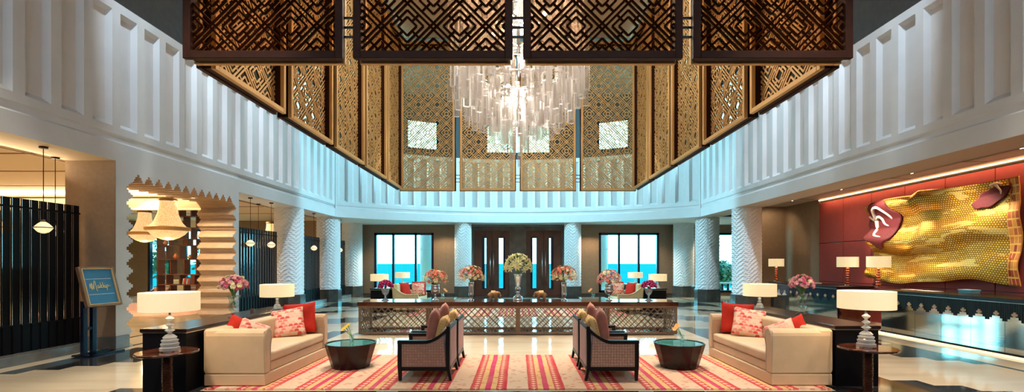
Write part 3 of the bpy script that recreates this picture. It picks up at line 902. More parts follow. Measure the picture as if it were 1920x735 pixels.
# left sofa
pillow('redpillow','plain red pillow at the far arm of the sign-side sofa, behind a patterned one', (-3.64,8.07,.685), R(76), R(-5), R(14), S=.52)
pillow('fan','scallop-print pillow in front of the plain red one on the sofa near the sign stand', (-3.72,7.84,.64), R(66), R(-8), R(22), S=.49)
pillow('redpillow','plain red pillow poking up behind the near arm of the sofa by the sign stand', (-3.86,6.72,.63), R(78), R(28), R(40), S=.42)
pillow('fan','scallop-print pillow poking up behind the near arm of the sofa by the sign stand', (-3.66,6.66,.615), R(72), R(24), R(36), S=.40)
# right sofa
pillow('redpillow','plain red pillow at the far arm of the reception-side sofa, behind a patterned one', (3.66,8.07,.685), R(76), R(4), R(-14), S=.52)
pillow('fan','scallop-print pillow in front of the plain red one on the sofa on the reception side', (3.74,7.84,.64), R(66), R(8), R(-22), S=.49)
pillow('redpillow','plain red pillow poking up behind the near arm of the sofa on the reception side', (3.88,6.80,.62), R(78), R(-28), R(-40), S=.42)
pillow('fan','scallop-print pillow poking up behind the near arm of the sofa on the reception side', (3.68,6.74,.60), R(72), R(-24), R(-36), S=.40)

# ================================================================== CONSOLES
def console(label, x0, x1, y0, y1, h=.79):
    t = thing('console_table', label, 'console table', ((x0+x1)/2,(y0+y1)/2,0))
    w, l = (x1-x0)/2, (y1-y0)/2
    MB().box(-w+.02,w-.02,-l+.02,l-.02,.0,h-.05).build('cabinet', M['lacquer'], t, bevel=.006)
    MB().box(-w,w,-l,l,h-.045,h).build('top', M['wenge'], t, bevel=.006)
    MB().box(-w+.01,w-.01,-l+.01,l-.01,h-.056,h-.045).build('shadow_gap', M['steel'], t)
    return t
console('long black console table behind the sofa near the blue sign stand', -4.68,-4.10,5.98,9.1)
console('long black console table behind the sofa on the reception side', 4.12,4.72,6.28,9.3)
console('dark console table behind the far cream loveseat near the black screens', -4.78,-4.22,15.6,19.7)
console('dark console table behind the far cream loveseat on the reception side', 4.22,4.82,15.6,19.7)

# ================================================================== SIDE TABLES
def side_table(label, x, y, h):
    t = thing('side_table', label, 'side table', (x,y,0))
    MB().lathe([(.295,h-.03),(.312,h-.022),(.315,h-.006),(.305,h)],40).build('tabletop', M['mahogany'], t, smooth=False)
    pr = [(.062,.03)]
    z = .05
    while z < h-.06:
        pr += [(.046,z),(.056,z+.006),(.056,z+.012),(.046,z+.018)]; z += .021
    pr += [(.06,h-.035),(.06,h-.03)]
    MB().lathe(pr,24).build('turned_stem', M['mahogany'], t, smooth=False)
    MB().lathe([(.205,0),(.21,.012),(.20,.022),(.09,.03),(.07,.045)],36).build('base', M['mahogany'], t)
    return t
side_table('round mahogany side table at the near end of the console by the sign stand', -4.06,5.60,.585)
side_table('round mahogany side table at the near end of the console on the reception side', 4.24,5.86,.585)

# ================================================================== TABLE LAMPS
def lamp_proto(nm, glass, hs, rs, hsh, style):
    t = thing(nm, '', 'lamp')
    if style == 'crystal':
        k = hs/.46
        pr = [(.095,0),(.10,.012),(.10,.045),(.082,.055),(.09,.07),(.092,.09),(.074,.098),(.084,.118),(.084,.13),(.060,.14),(.072,.158),(.045,.185),(.016,.20),(.018,.21),(.052,.235),(.018,.262),(.016,.272),(.046,.298),(.016,.325),(.016,.335),(.040,.36),(.045,.372),(.014,.395),(.014,.41)]
        pr = [(r*k**.5, z*k) for r, z in pr]
        MB().lathe(pr,20).build('glass_base', M['lampglass'], t)
        MB().lathe([(.105*k**.5,0),(.105*k**.5,.012*k)],24).build('foot', M['chrome'], t)
        MB().lathe([(.012,.40*k),(.012,hs+hsh*.8)],10).build('rod', M['chrome'], t)
    else:
        pr = [(.06,0),(.06,.02),(.02,.03)]
        nb = 7; hb = (hs-.05)/nb
        for i in range(nb):
            z = .04+hb*i; r = .062-.003*i; pr += [(.02,z),(r*.8,z+hb*.25),(r,z+hb*.5),(r*.8,z+hb*.75),(.02,z+hb*.98)]
        MB().lathe(pr,16).build('beaded_stem', M['redglass'], t)
        MB().lathe([(.075,0),(.075,.018),(.03,.022)],20).build('foot', M['chrome'], t)
        MB().lathe([(.01,hs-.03),(.01,hs+hsh*.8)],10).build('rod', M['brassdull'], t)
    s = MB().lathe([(rs-.006,hs+.004),(rs-.006,hs+hsh-.004),(rs,hs+hsh),(rs,hs),(rs-.006,hs+.004)],48,cap=False).build('lamp_shade', M['shade'], t, smooth=False)
    sp_ = MB()
    for k in range(3): sp_.bar((0,0,hs+hsh-.03),((rs-.004)*math.cos(k*2.094),(rs-.004)*math.sin(k*2.094),hs+hsh-.03),.004,.004)
    sp_.build('spider', M['brassdull'], s)
    MB().ball((0,0,hs+hsh*.45),.035,10,6).build('bulb', M['bulb'], t, smooth=True)
    return t
M['redglass'] = NT('ruby_amber_glass').set(color=(.55,.10,.04), rough=.06, metal=.35, coat=1.0).m
LAMP = {}
LIGHTS = []
def lamp(kind, label, x, y, z, hs, rs, hsh, power):
    key = (kind, hs, rs, hsh)
    if key not in LAMP:
        LAMP[key] = lamp_proto('table_lamp', None, hs, rs, hsh, kind); t = LAMP[key]; t.location = (x,y,z); t['label'] = label
    else: t = dup(LAMP[key], (x,y,z), label=label)
    LIGHTS.append((x,y,z+hs+hsh*.5,power))
    return t
lamp('crystal','crystal-based lamp with cream drum shade on the round table by the sign stand', -4.03,5.60,.585,.47,.298,.212, 14)
lamp('crystal','crystal-based lamp with cream drum shade on the round table on the reception side', 4.22,5.86,.585,.47,.298,.212, 14)
lamp('crystal','crystal-based lamp with cream shade on the console behind the sofa near the black screens', -4.29,8.62,.79,.22,.28,.22, 8)
lamp('crystal','crystal-based lamp with cream shade on the console behind the sofa facing the reception side', 4.40,8.80,.79,.22,.28,.22, 8)
lamp('crystal','cream-shaded lamp beside the purple flowers, on the far console by the screens', -4.55,15.9,.79,.235,.29,.225, 6)
lamp('crystal','cream-shaded lamp beside the purple flowers, on the far reception-side console', 4.60,15.9,.79,.235,.29,.225, 6)
lamp('crystal','cream-shaded lamp rising behind the far loveseat near the screens', -4.58,19.2,.79,.235,.29,.225, 6)
lamp('crystal','cream-shaded lamp rising behind the far loveseat on the reception side', 4.66,19.2,.79,.235,.29,.225, 6)
lamp('bead','red-beaded lamp with cream shade on the reception desk against the plain red wall', 9.07,13.3,1.0,.50,.257,.28, 8)
lamp('bead','red-beaded lamp with cream shade on the reception desk overlapping the gold hanging', 9.10,12.2,1.0,.50,.257,.28, 8)
lamp('bead','red-beaded lamp with cream shade on the far reception desk end against the brown wall', 8.87,16.6,1.0,.50,.24,.26, 8)

# ================================================================== DRUM COFFEE TABLES
def drum(label, x, y):
    t = thing('coffee_table', label, 'coffee table', (x,y,.014))
    n = 14; h = .375
    MB().lathe([(.275,0),(.28,.012),(.385,h-.006),(.385,h),(.36,h),(.355,h-.05),(.34,h-.052)],n,cap=True).build('drum_body', M['wenge'], t, bevel=.004, seg=1)
    MB().lathe([(.352,h-.022),(.352,h-.012)],n).build('glass_top', M['teal'], t)
    return t
drum('tapered dark drum table with teal glass top holding yellow flowers, beside the sign-side sofa', -2.56,7.42)
drum('tapered dark drum table with teal glass top holding orange flowers, beside the reception-side sofa', 2.47,7.42)

# ================================================================== ARMCHAIRS (local: faces +x)
def armchair(label):
    t = thing('armchair', label, 'armchair', (0,0,0), 0, 'armchairs on the striped rug')
    Wd = .74; hw = Wd/2
    for s in (-1, 1):
        y0 = s*hw; y1 = s*(hw-.055); ya, yb = min(y0,y1), max(y0,y1)
        MB().prism([(.31,0),(.345,0),(.36,.2),(.36,.545),(.305,.545),(.305,.2)], ya, yb, 'y').build('front_leg', M['ebony'], t, bevel=.005)
        MB().prism([(-.375,0),(-.34,0),(-.30,.16),(-.285,.5),(-.30,.735),(-.35,.735),(-.345,.45),(-.345,.17)], ya, yb, 'y').build('rear_leg', M['ebony'], t, bevel=.005)
        # arm rail with swept rise to the back
        low = []; upp = []
        for k in range(13):
            u = k/12; x = .362-(.675)*u
            r = max(0,(u-.55)/.45); z = .5+.17*r**1.8
            low.append((x,z)); upp.append((x,z+.046))
        MB().prism(low+upp[::-1], ya-.004, yb+.004, 'y').build('arm_rail', M['ebony'], t, bevel=.006)
        MB().box(-.31,.32,ya+.004,yb-.004,.135,.19).build('side_rail', M['ebony'], t, bevel=.004)
        pl = [(.305,.19)]+[(p[0],p[1]+.004) for p in low if -.29 < p[0] < .31]+[(-.29,.19)]
        MB().prism(pl, ya+.014, yb-.014, 'y').build('side_panel', M['chairfab'], t)
    MB().box(.305,.355,-hw+.05,hw-.05,.14,.21).build('front_rail', M['ebony'], t, bevel=.004)
    MB().box(-.352,-.315,-hw+.05,hw-.05,.69,.737).build('top_rail', M['ebony'], t, bevel=.006)
    MB().box(-.352,-.315,-hw+.05,hw-.05,.135,.19).build('rear_rail', M['ebony'], t, bevel=.004)
    MB().prism([(-.355,.19),(-.26,.19),(-.23,.67),(-.28,.715),(-.35,.692)], -hw+.052, hw-.052, 'y').build('backrest', M['mauvefab'], t, bevel=.012)
    MB().box(-.30,.32,-hw+.05,hw-.05,.19,.30).build('seat_deck', M['chairfab'], t, bevel=.01)
    MB().box(-.27,.385,-hw+.06,hw-.06,.295,.435).build('seat_cushion', M['chairfab'], t, bevel=.045, seg=4)
    return t
ac = armchair('dark-framed armchair with its side towards the viewer, nearest one by the yellow-flowered drum table')
ac.location = (-1.265,6.89,.014); ac.rotation_euler = (0,0,PI)
dup(ac, (-1.265,7.80,.014), PI, 'dark-framed armchair hidden behind the nearest one, by the yellow-flowered drum table')
dup(ac, (1.275,6.89,.014), 0, 'dark-framed armchair with its side towards the viewer, nearest one by the orange-flowered drum table')
dup(ac, (1.275,7.80,.014), 0, 'dark-framed armchair hidden behind the nearest one, by the orange-flowered drum table')
for s, nm in ((-1,'yellow-flowered'),(1,'orange-flowered')):
    for y, wh in ((6.86,'nearest'),(7.78,'second')):
        pillow('mauve','upright mauve pillow in the %s armchair beside the %s drum table' % (wh, nm), (s*1.20,y,.705), R(82), 0, s*R(82), S=.52, T=.08)
        pillow('mustard','low mustard ornamented pillow in the %s armchair beside the %s drum table' % (wh, nm), (s*1.075,y-.02,.65), R(72), 0, s*R(86), S=.44, T=.085)

# ================================================================== LONG LATTICE TABLE
TX, TY0, TY1, TH = 3.56, 10.82, 11.68, .74
lt_ = thing('lattice_table', 'very long dark-topped table with open brass lattice sides in the middle of the lobby', 'table', (0,0,0))
MB().box(-TX-.03,TX+.03,TY0-.03,TY1+.03,TH-.095,TH).build('tabletop', M['mahogany'], lt_, bevel=.008)
zb0, zb1 = .02, TH-.095
def lat_panel(x0, x1, y, nm='lattice_panel', axis='x'):
    w = .045
    f = ring(x0, x1, zb0, zb1, w, -.02, .02).build(nm, M['brassdull'], lt_, loc=(0,y,0))
    fret(x0+w, x1-w, zb0+w, zb1-w, .15, .013, .014, motif=False).build('lattice', M['brassdull'], f, fix=False)
    return f
for x0, x1 in ((-TX,-.005),(.005,TX)): lat_panel(x0, x1, TY0)
for x0, x1 in ((-TX,-2.1),(-2.09,0),(0.01,2.1),(2.11,TX)): lat_panel(x0, x1, TY1)
for sx in (-1,1):
    f = ring(TY0+.02, TY1-.02, zb0, zb1, .045, -.02, .02)
    g = fret(TY0+.065, TY1-.065, zb0+.045, zb1-.045, .15, .013, .014, motif=False)
    for mb in (f, g): mb.v = [(y_, x_, z_) for x_, y_, z_ in mb.v]
    e = f.build('end_panel', M['brassdull'], lt_, loc=(sx*(TX-.02),0,0)); g.build('lattice', M['brassdull'], e, fix=False)
MB().box(-TX+.03,TX-.03,TY0+.03,TY1-.03,.02,.035).build('base_shelf', M['mirror'], lt_)
for x in (-2.1,0,2.1):
    MB().box(x-.03,x+.03,TY0+.40,TY0+.46,.035,zb1).build('inner_post', M['brassdull'], lt_)

# ================================================================== FLOWERS
def petal_mesh(kind):
    b = MB()
    if kind == 'lily':
        for k in range(6):
            a = k*PI/3; ca, sa = math.cos(a), math.sin(a)
            def P(r, w, z): return (ca*r-sa*w, sa*r+ca*w, z)
            b.add([P(.004,0,0),P(.022,-.014,.026),P(.022,.014,.026),P(.048,-.012,.034),P(.048,.012,.034),P(.066,0,.022),P(.024,0,.020)],
                  [(0,1,6),(0,6,2),(1,3,6),(6,4,2),(3,5,6),(6,5,4)])
        b.tube([(0,0,-.03),(0,0,.02)],.006,5)
    elif kind == 'carnation':
        for L_, (r, z, n) in enumerate(((.030,.004,9),(.024,.016,8),(.015,.026,6))):
            for k in range(n):
                a = 2*PI*(k+.5*L_)/n; c, s = math.cos(a), math.sin(a); w = r*.42
                b.add([(0,0,z-.012),(c*r-s*w,s*r+c*w,z+.004),(c*r*1.12,s*r*1.12,z-.004),(c*r+s*w,s*r-c*w,z+.004)],[(0,1,2),(0,2,3)])
        b.tube([(0,0,-.03),(0,0,0)],.006,5)
    elif kind == 'rose':
        b.ball((0,0,.008),.026,9,6,1,1,.9)
        for k in range(5):
            a = 2*PI*k/5; c, s = math.cos(a), math.sin(a); r, w = .034, .02
            b.add([(c*.012,s*.012,-.012),(c*r-s*w,s*r+c*w,.004),(c*r*.9,s*r*.9,.026),(c*r+s*w,s*r-c*w,.004)],[(0,1,2),(0,2,3)])
    elif kind == 'bud':
        b.lathe([(.002,-.03),(.007,-.01),(.011,.02),(.007,.045),(.001,.062)],7)
    elif kind == 'daisy':
        for k in range(11):
            a = 2*PI*k/11; c, s = math.cos(a), math.sin(a); r, w = .034, .007
            b.add([(c*.006-s*w*.5,s*.006+c*w*.5,0),(c*r-s*w,s*r+c*w,.006),(c*r*1.15,s*r*1.15,.0),(c*r+s*w,s*r-c*w,.006),(c*.006+s*w*.5,s*.006-c*w*.5,0)],[(0,1,2,3,4)])
        b.ball((0,0,.004),.009,8,5,1,1,.6)
    return b.mesh('blossom', kind in ('rose','bud'))
PET = {}
def blossom(kind, mat, parent, p, d, sc=1.0):
    key = (kind, mat)
    if key not in PET:
        me = petal_mesh(kind); me.materials.append(M[mat]); PET[key] = me
    o = bpy.data.objects.new('blossom' if kind != 'bud' else 'bud', PET[key]); COL.objects.link(o); o.parent = parent
    o.location = p; o.rotation_euler = Vector(d).to_track_quat('Z','Y').to_euler(); o.scale = (sc,)*3
    return o
def leaves(parent, c, R_, n, seed, nm='foliage', up=.2):
    r = random.Random(seed); b = MB()
    for k in range(n):
        a = r.uniform(0,2*PI); e = r.uniform(-.3,1.4); d = Vector((math.cos(a)*math.cos(e), math.sin(a)*math.cos(e), math.sin(e)))
        p = Vector(c)+d*R_*r.uniform(.35,.95); t = d.cross(Vector((0,0,1)));  t = t.normalized() if t.length > .01 else Vector((1,0,0))
        l = R_*r.uniform(.28,.5); w = l*.2; q = p+d*l
        m = p+d*l*.5+Vector((0,0,.01))
        b.add([p, m+t*w, q, m-t*w], [(0,1,2,3)])
    return b.build(nm, M['leaf'], parent, kind='stuff', fix=False)
def bouquet(nm, label, x, y, z, R_, kinds, n, zs=.85, stems=0, seed=1, low=-.15, group=None):
    """dome of flowers whose centre sits at z; stems run down into the vase"""
    t = thing(nm, label, 'flowers', (x,y,z), 0, group)
    r = random.Random(seed)
    leaves(t, (0,0,0), R_*.74, int(40+n*.8), seed)
    for k in range(n):
        f = (k+.5)/n; h = 1-(1-low)*f; a = k*2.39996+r.uniform(-.15,.15); s = math.sqrt(max(0,1-h*h))
        d = Vector((s*math.cos(a), s*math.sin(a), h))
        kd, mt, sc = kinds(r, f, d)
        rr = R_*r.uniform(.82,1.0)
        blossom(kd, mt, t, (d.x*rr, d.y*rr, d.z*rr*zs), (d.x, d.y, d.z+.15), sc*r.uniform(.85,1.12))
    if stems:
        b = MB()
        for k in range(stems):
            a = k*2.4; q = r.uniform(.2,.55)*R_
            b.tube([(math.cos(a)*q,math.sin(a)*q,0),(math.cos(a)*.03,math.sin(a)*.03,-R_*.55),(-math.cos(a)*.022,-math.sin(a)*.022,-R_*1.45)],.0055,5)
        b.build('stems', M['stem'], t)
    else:
        MB().tube([(0,0,.0),(0,0,-R_*.75)],.028,8).build('stems', M['stem'], t)
    return t
def vase(nm, label, prof, x, y, z, mat, group=None, foot=None, n=24):
    o = MB().lathe(prof, n, cap=False).build(nm, M[mat], loc=(x,y,z), smooth=True)
    return tag(o, label, 'vase', group)
def vase_foot(o, mat, h, r):
    MB().box(-r,r,-r,r,0,h).build('foot', M[mat], o, bevel=.004)

YT = 11.24
def mixed(r, f, d):
    u = r.random()
    if f < .55: return ('lily','coral',.85) if u < .6 else ('lily','creampetal',.8)
    return ('lily','creampetal',.85) if u < .5 else (('lily','coral',.8) if u < .7 else ('bud','creampetal',1.0))
def mixed2(r, f, d):
    u = r.random()
    return ('lily','pink',.9) if u < .45 else (('lily','coral',.85) if u < .65 else ('lily','creampetal',.85))
def yel(r, f, d): return ('lily','lily',1.4) if r.random() < .85 else ('bud','lily',1.3)
def mag(r, f, d): return ('rose','magenta',1.0)
def carn(r, f, d):
    u = r.random(); return ('carnation', 'pink' if u < .6 else ('creampetal' if u < .78 else 'rosepink'), 1.05)
URN = [(.075,0),(.08,.012),(.075,.02),(.045,.035),(.022,.055),(.018,.10),(.03,.125),(.07,.15),(.098,.20),(.105,.25),(.098,.30),(.092,.34),(.10,.375),(.096,.375),(.085,.335),(.09,.28)]
TRUMP = [(.065,0),(.07,.02),(.04,.035),(.022,.05),(.03,.07),(.05,.12),(.055,.18),(.058,.30),(.064,.40),(.072,.43),(.068,.43),(.055,.30),(.048,.2)]
TALL = [(.105,0),(.105,.09),(.085,.10),(.05,.13),(.03,.155),(.042,.18),(.05,.19),(.03,.205),(.03,.225),(.06,.25),(.066,.275),(.055,.30),(.038,.315),(.045,.34),(.062,.45),(.08,.56),(.098,.62),(.094,.62),(.076,.56),(.055,.45)]
GOB = [(.09,0),(.09,.012),(.06,.022),(.02,.06),(.015,.10),(.025,.12),(.065,.16),(.085,.22),(.092,.28),(.088,.28),(.078,.22),(.05,.17)]
for s, side in ((-1,'the screen side'),(1,'the reception side')):
    xp = -3.08 if s < 0 else 3.04
    vase('goblet_vase', 'low glass goblet of purple flowers at the table end on %s' % side, GOB, xp, YT, TH, 'lampglass')
    bouquet('rose_bouquet', 'domed bunch of purple roses at the long table end on %s' % side, xp, YT, TH+.33, .165, mag, 50, .8, seed=3+s)
    xu = -1.92 if s < 0 else 2.12
    u = vase('urn_vase', 'silvered footed urn on the long table, next to the purple flowers on %s' % side, URN, xu, YT, TH, 'silver')
    bouquet('lily_bouquet', 'round coral and cream lily bouquet in the silver urn on %s' % side, xu, YT, TH+.48, .27, mixed if s < 0 else mixed2, 70, .9, seed=11+s, low=-.3)
    xt = -1.09 if s < 0 else 1.075
    vase('trumpet_vase', 'tall slim silvered vase beside the carved elephant on %s' % side, TRUMP, xt, YT, TH, 'silver', n=10)
    bouquet('lily_bouquet', 'wide coral and yellow lily bouquet in the tall slim vase on %s' % side, xt, YT, TH+.55, .30, mixed, 76, .85, seed=21+s, low=-.3)
vase('pedestal_vase', 'tallest vase, silvered glass on a pedestal at the middle of the long table', TALL, 0, YT, TH, 'silver', n=20)
bouquet('lily_bouquet', 'big pale yellow lily bouquet at the middle of the long table', 0, YT, TH+.80, .31, yel, 46, .85, seed=5, low=-.35)
# console vases
CV = [(.075,0),(.08,.012),(.05,.03),(.028,.05),(.03,.065),(.06,.10),(.072,.15),(.066,.20),(.062,.24),(.078,.30),(.095,.33),(.091,.33),(.072,.295),(.056,.24),(.06,.20),(.066,.15),(.054,.105)]
for (x, y, side) in ((-4.29,7.30,'sofa by the sign stand'),(4.52,7.70,'sofa on the reception side')):
    v = vase('glass_vase', 'clear glass vase on the black console behind the %s' % side, CV, x, y, .79, 'vaseglass')
    bouquet('carnation_bouquet', 'loose bunch of pink carnations on the black console behind the %s' % side, x, y, .79+.47, .19, carn, 54, .8, stems=26, seed=31+int(x), low=-.25)
# drum table posies
def posy(label_v, label_f, x, y, z, mat, lean, h=.13, r=.032, sc=1.0):
    v = vase('glass_vase', label_v, [(r*.95,0),(r,.008),(r,h),(r*.93,h),(r*.93,.014)], x, y, z, 'vaseglass')
    t = thing('flower_posy', label_f, 'flowers', (x,y,z))
    b = MB(); ends = [(lean*.09,.0,h+.115),(lean*.065,.03,h+.14),(lean*.12,-.02,h+.09)]
    for e in ends: b.tube([(-lean*.018,0,.012),(0,e[1]*.2,h*.8),e],.005,5)
    b.build('stems', M['stem'], t)
    for e in ends: blossom('daisy' , mat, t, e, (lean*.5,-.5,.7), sc)
posy('small straight glass vase on the drum table by the sign-side sofa','yellow flowers leaning from the glass on the drum table by the sign-side sofa', -2.55,7.42,.014+.363,'yellow',-1, sc=1.2)
posy('small straight glass vase on the drum table by the reception-side sofa','orange flowers leaning from the glass on the drum table by the reception-side sofa', 2.52,7.42,.014+.363,'orange',-1, sc=1.1)
# brass votive on the console
v = MB().lathe([(.03,0),(.032,.005),(.032,.06),(.029,.06),(.029,.01)],20,cap=False).build('votive_holder', M['brassdull'], loc=(-4.42,8.05,.79), smooth=False)
tag(v, 'tiny brass votive holder on the black console between pink carnations and lamp', 'candle holder')

# ================================================================== ELEPHANTS
def elephant(label, loc, rz):
    t = thing('carved_elephant', label, 'figurine', loc, rz, 'carved elephants on the long table')
    V = [(-.085,0,.155),(-.03,0,.165),(.04,0,.16),(.085,0,.165),(.125,0,.17),(.148,0,.135),(.152,0,.085),(.146,0,.04),(.155,0,.022)]
    rad = [.058,.070,.066,.052,.046,.026,.018,.014,.011]
    E = [(i,i+1) for i in range(8)]
    def leg(root, x, y, dx):
        i = len(V); V.extend([(x,y,.10),(x+dx*.3,y,.055),(x+dx*.2,y,.012)]); rad.extend([.034,.026,.027]); E.extend([(root,i),(i,i+1),(i+1,i+2)])
    leg(0,-.085,.04,.0); leg(0,-.09,-.04,.06); leg(2,.055,.04,.05); leg(2,.05,-.04,-.02)
    i = len(V); V.extend([(-.135,0,.15),(-.148,0,.10)]); rad.extend([.012,.007]); E.extend([(0,i),(i,i+1)])
    me = bpy.data.meshes.new('body'); me.from_pydata(V, E, []); 
    o = obj('body', me, M['elephant'], t)
    md = o.modifiers.new('skin','SKIN'); md.use_smooth_shade = True
    for k, r in enumerate(rad): me.skin_vertices[0].data[k].radius = (r, r)
    me.skin_vertices[0].data[0].use_root = True
    s = o.modifiers.new('sub','SUBSURF'); s.levels = 2; s.render_levels = 2
    for sy in (-1,1):
        b = MB(); b.grid(lambda u,v: (.085+.02*u-.055*v*(1-.3*u), sy*(.050+.018*v+.006*math.sin(u*3)), .20-.09*u-.015*v), 6, 5)
        e = b.build('ear', M['elephant'], t, smooth=True); sd = e.modifiers.new('solid','SOLIDIFY'); sd.thickness = .008
        MB().tube([(.14,sy*.024,.135),(.165,sy*.028,.11),(.182,sy*.026,.112)],.006,6,.002).build('tusk', M['paper'], t)
    MB().grid(lambda u,v: (-.06+.10*u, math.cos(PI*(v*.9+.05))*.074, .165+.068*math.sin(PI*(v*.9+.05))), 6, 10).build('saddle_cloth', M['gold'], t, smooth=True)
    return t
elephant('carved elephant facing the pedestal vase, on its screen side', (-.56,YT-.02,TH), 0)
elephant('carved elephant facing the pedestal vase, on its reception side', (.53,YT-.02,TH), PI)

# ================================================================== REAR SEATING
def loveseat(label, loc, rz):
    t = thing('loveseat', label, 'loveseat', loc, rz)
    D, Ln = .86, 1.5
    MB().box(-D/2+.03,D/2-.02,-Ln/2+.02,Ln/2-.02,.06,.26).build('base', M['loveseat'], t, bevel=.02)
    MB().prism([(-D/2,.1),(-D/2+.2,.1),(-D/2+.16,.9),(-D/2+.09,.93),(-D/2-.04,.9)], -Ln/2+.02, Ln/2-.02, 'y').build('backrest', M['loveseat'], t, bevel=.035, seg=3)
    for s in (-1,1):
        top = [(-D/2-.02+ D*k/12, .90-.33*(1-(1-min(1,k/7.5))**2.0) if True else 0) for k in range(13)]
        ya, yb = sorted((s*Ln/2, s*(Ln/2-.14)))
        a = MB().prism([(D/2+.0,.06),(-D/2+.02,.06)]+top, ya, yb, 'y').build('arm', M['loveseat'], t, bevel=.02, seg=2)
        MB().tube([(x, s*Ln/2*1.0, z) for x,z in top]+[(D/2,s*Ln/2,.1)], .014, 6).build('arm_piping', M['pale_piping'], a)
    MB().box(-D/2+.18,D/2-.01,-Ln/2+.145,Ln/2-.145,.26,.45).build('seat_cushion', M['loveseat'], t, bevel=.04, seg=3)
    for sx in (-1,1):
        for sy in (-1,1): MB().lathe([(.018,0),(.026,.062)],10).build('foot', M['ebony'], t, loc=(sx*.36,sy*.66,0))
    return t
loveseat('cream loveseat with swept arms and red pillows, by the glass table on the screen side', (-3.72,16.75,0), 0)
loveseat('cream loveseat with swept arms and red pillows, by the glass table on the reception side', (3.72,16.75,0), PI)
for s, side in ((-1,'screen-side'),(1,'reception-side')):
    pillow('redpillow','plain red pillow propped on the back of the far %s loveseat' % side, (s*3.86,16.55,.72), R(74), 0, s*-R(60), S=.48)
    pillow('fan','scallop-print pillow propped between red ones on the far %s loveseat' % side, (s*3.50,16.95,.70), R(72), 0, s*-R(20), S=.46)
    pillow('redpillow','plain red pillow behind the scallop-print one on the far %s loveseat' % side, (s*3.50,17.17,.72), R(76), 0, s*-R(14), S=.5)
    t = thing('glass_table', 'low table with teal glass top before the far %s loveseat' % side, 'coffee table', (s*2.5,15.9,0))
    MB().box(-.44,.44,-.6,.6,.43,.455).build('glass_top', M['teal'], t, bevel=.004)
    for sx in (-1,1):
        for sy in (-1,1): MB().box(sx*.40-.02,sx*.40+.02,sy*.56-.02,sy*.56+.02,0,.43).build('leg', M['steel'], t)
    MB().box(-.42,.42,-.58,.58,.40,.43).build('frame', M['steel'], t)
    posy('small glass vase on the far %s teal glass table' % side, 'few orange blooms in the vase on the far %s teal glass table' % side, s*2.45,15.75,.455,'orange',-1 if s > 0 else 1, h=.16, r=.05, sc=1.3)

# ================================================================== SIGN STAND
sg = thing('sign_stand', 'black double-post stand holding a blue framed sign with gold script, beside the near screens', 'sign', (-7.46,8.28,0), R(86))
for x in (.03,.20): MB().box(x-.04,x+.04,-.03,.03,0,.95).build('post', M['steelblue'], sg, bevel=.003)
MB().box(-.04,.62,-.2,-.16,0,.03).box(-.04,.62,.12,.16,0,.03).box(-.04,.02,-.2,.16,0,.03).build('base', M['steelblue'], sg, bevel=.004)
MB().box(.03,.20,-.02,.02,.45,.5).build('cross_bar', M['steelblue'], sg)
pl = bpy.data.objects.new('sign_panel', None); COL.objects.link(pl)
hd = MB().box(-.29,.29,-.012,.012,-.33,.33).build('sign_board', M['signblue'], sg, loc=(.30,-.02,1.19), rot=(R(-15),0,0))
ring(-.335,.335,-.36,.36,.05,-.035,.03).build('picture_frame', M['brassdull'], hd, bevel=.008)
ring(-.29,.29,-.322,.322,.012,-.038,-.01).build('inner_moulding', M['gold'], hd)
MB().box(-.24,.24,-.016,-.011,.135,.142).box(-.24,.24,-.016,-.011,-.142,-.135).build('rule_line', M['paper'], hd)
bpy.data.objects.remove(pl)
# brush-script word drawn as strokes
strokes = [
 [(-.20,-.03),(-.19,.05),(-.165,-.06),(-.165,.06),(-.145,.03),(-.135,-.05),(-.115,.06),(-.095,.105),(-.085,.07),(-.085,-.04),(-.075,-.085)],
 [(-.035,.02),(-.055,.015),(-.06,-.02),(-.045,-.03),(-.03,.0),(-.03,.02),(-.025,-.025),(-.01,-.01)],
 [(.005,.07),(.005,-.03)],[(.03,.025),(.008,-.0),(.035,-.03)],
 [(.05,.075),(.05,-.03)],[(.05,-.005),(.062,.015),(.072,.01),(.075,-.03)],
 [(.095,.02),(.092,-.03),(.105,-.02)],[(.095,.045),(.098,.048)],
 [(.12,.02),(.115,-.075)],[(.118,.015),(.14,.022),(.15,-.005),(.125,-.02)],[(.15,.0),(.175,.01),(.195,-.005)]]
wd = MB()
def smooth(pts, k=4):
    if len(pts) < 3: return pts
    out = []
    for i in range(len(pts)-1):
        p0, p1, p2, p3 = pts[max(i-1,0)], pts[i], pts[i+1], pts[min(i+2,len(pts)-1)]
        for j in range(k):
            t = j/k
            out.append(tuple(.5*((2*p1[c])+(-p0[c]+p2[c])*t+(2*p0[c]-5*p1[c]+4*p2[c]-p3[c])*t*t+(-p0[c]+3*p1[c]-3*p2[c]+p3[c])*t**3) for c in (0,1)))
    return out+[pts[-1]]
for s in strokes: wd.tube([(x,-.018,z) for x,z in smooth(s)], .0055, 6)
wd.build('script_lettering', simple('gold_ink', (.75,.62,.30), .4), hd)

# ================================================================== BLACK SCREENS
def screen(label, ya, yb, n):
    t = thing('louvre_screen', label, 'screen', (-8.10,ya,0))
    p = (yb-ya)/n; me = None
    for k in range(n):
        if me is None:
            b = MB().box(-.008,.008,-.0748,.0748,.60,2.66).box(-.026,.026,-.068,.068,.15,.60)
            f = b.build('fin', M['lacquer'], t, loc=(0,p*(k+.5),0), rot=(0,0,R(6)), bevel=.003, seg=1); me = f
            MB().box(-.008,.0095,-.068,-.058,.60,2.66).build('edge_highlight', M['chrome'], f)  # bright strip standing in for the reflection along each fin edge
        else: dup(f, (0,p*(k+.5),0), parent=t)
    MB().box(-.02,.02,0,yb-ya,.58,.61).build('rail', M['lacquer'], t)
    MB().box(-.02,.02,0,yb-ya,2.5,2.53).build('rail', M['lacquer'], t)
    return t
screen('black lacquer fin screen nearest the viewer, behind the blue sign stand', 5.6, 8.93, 22)
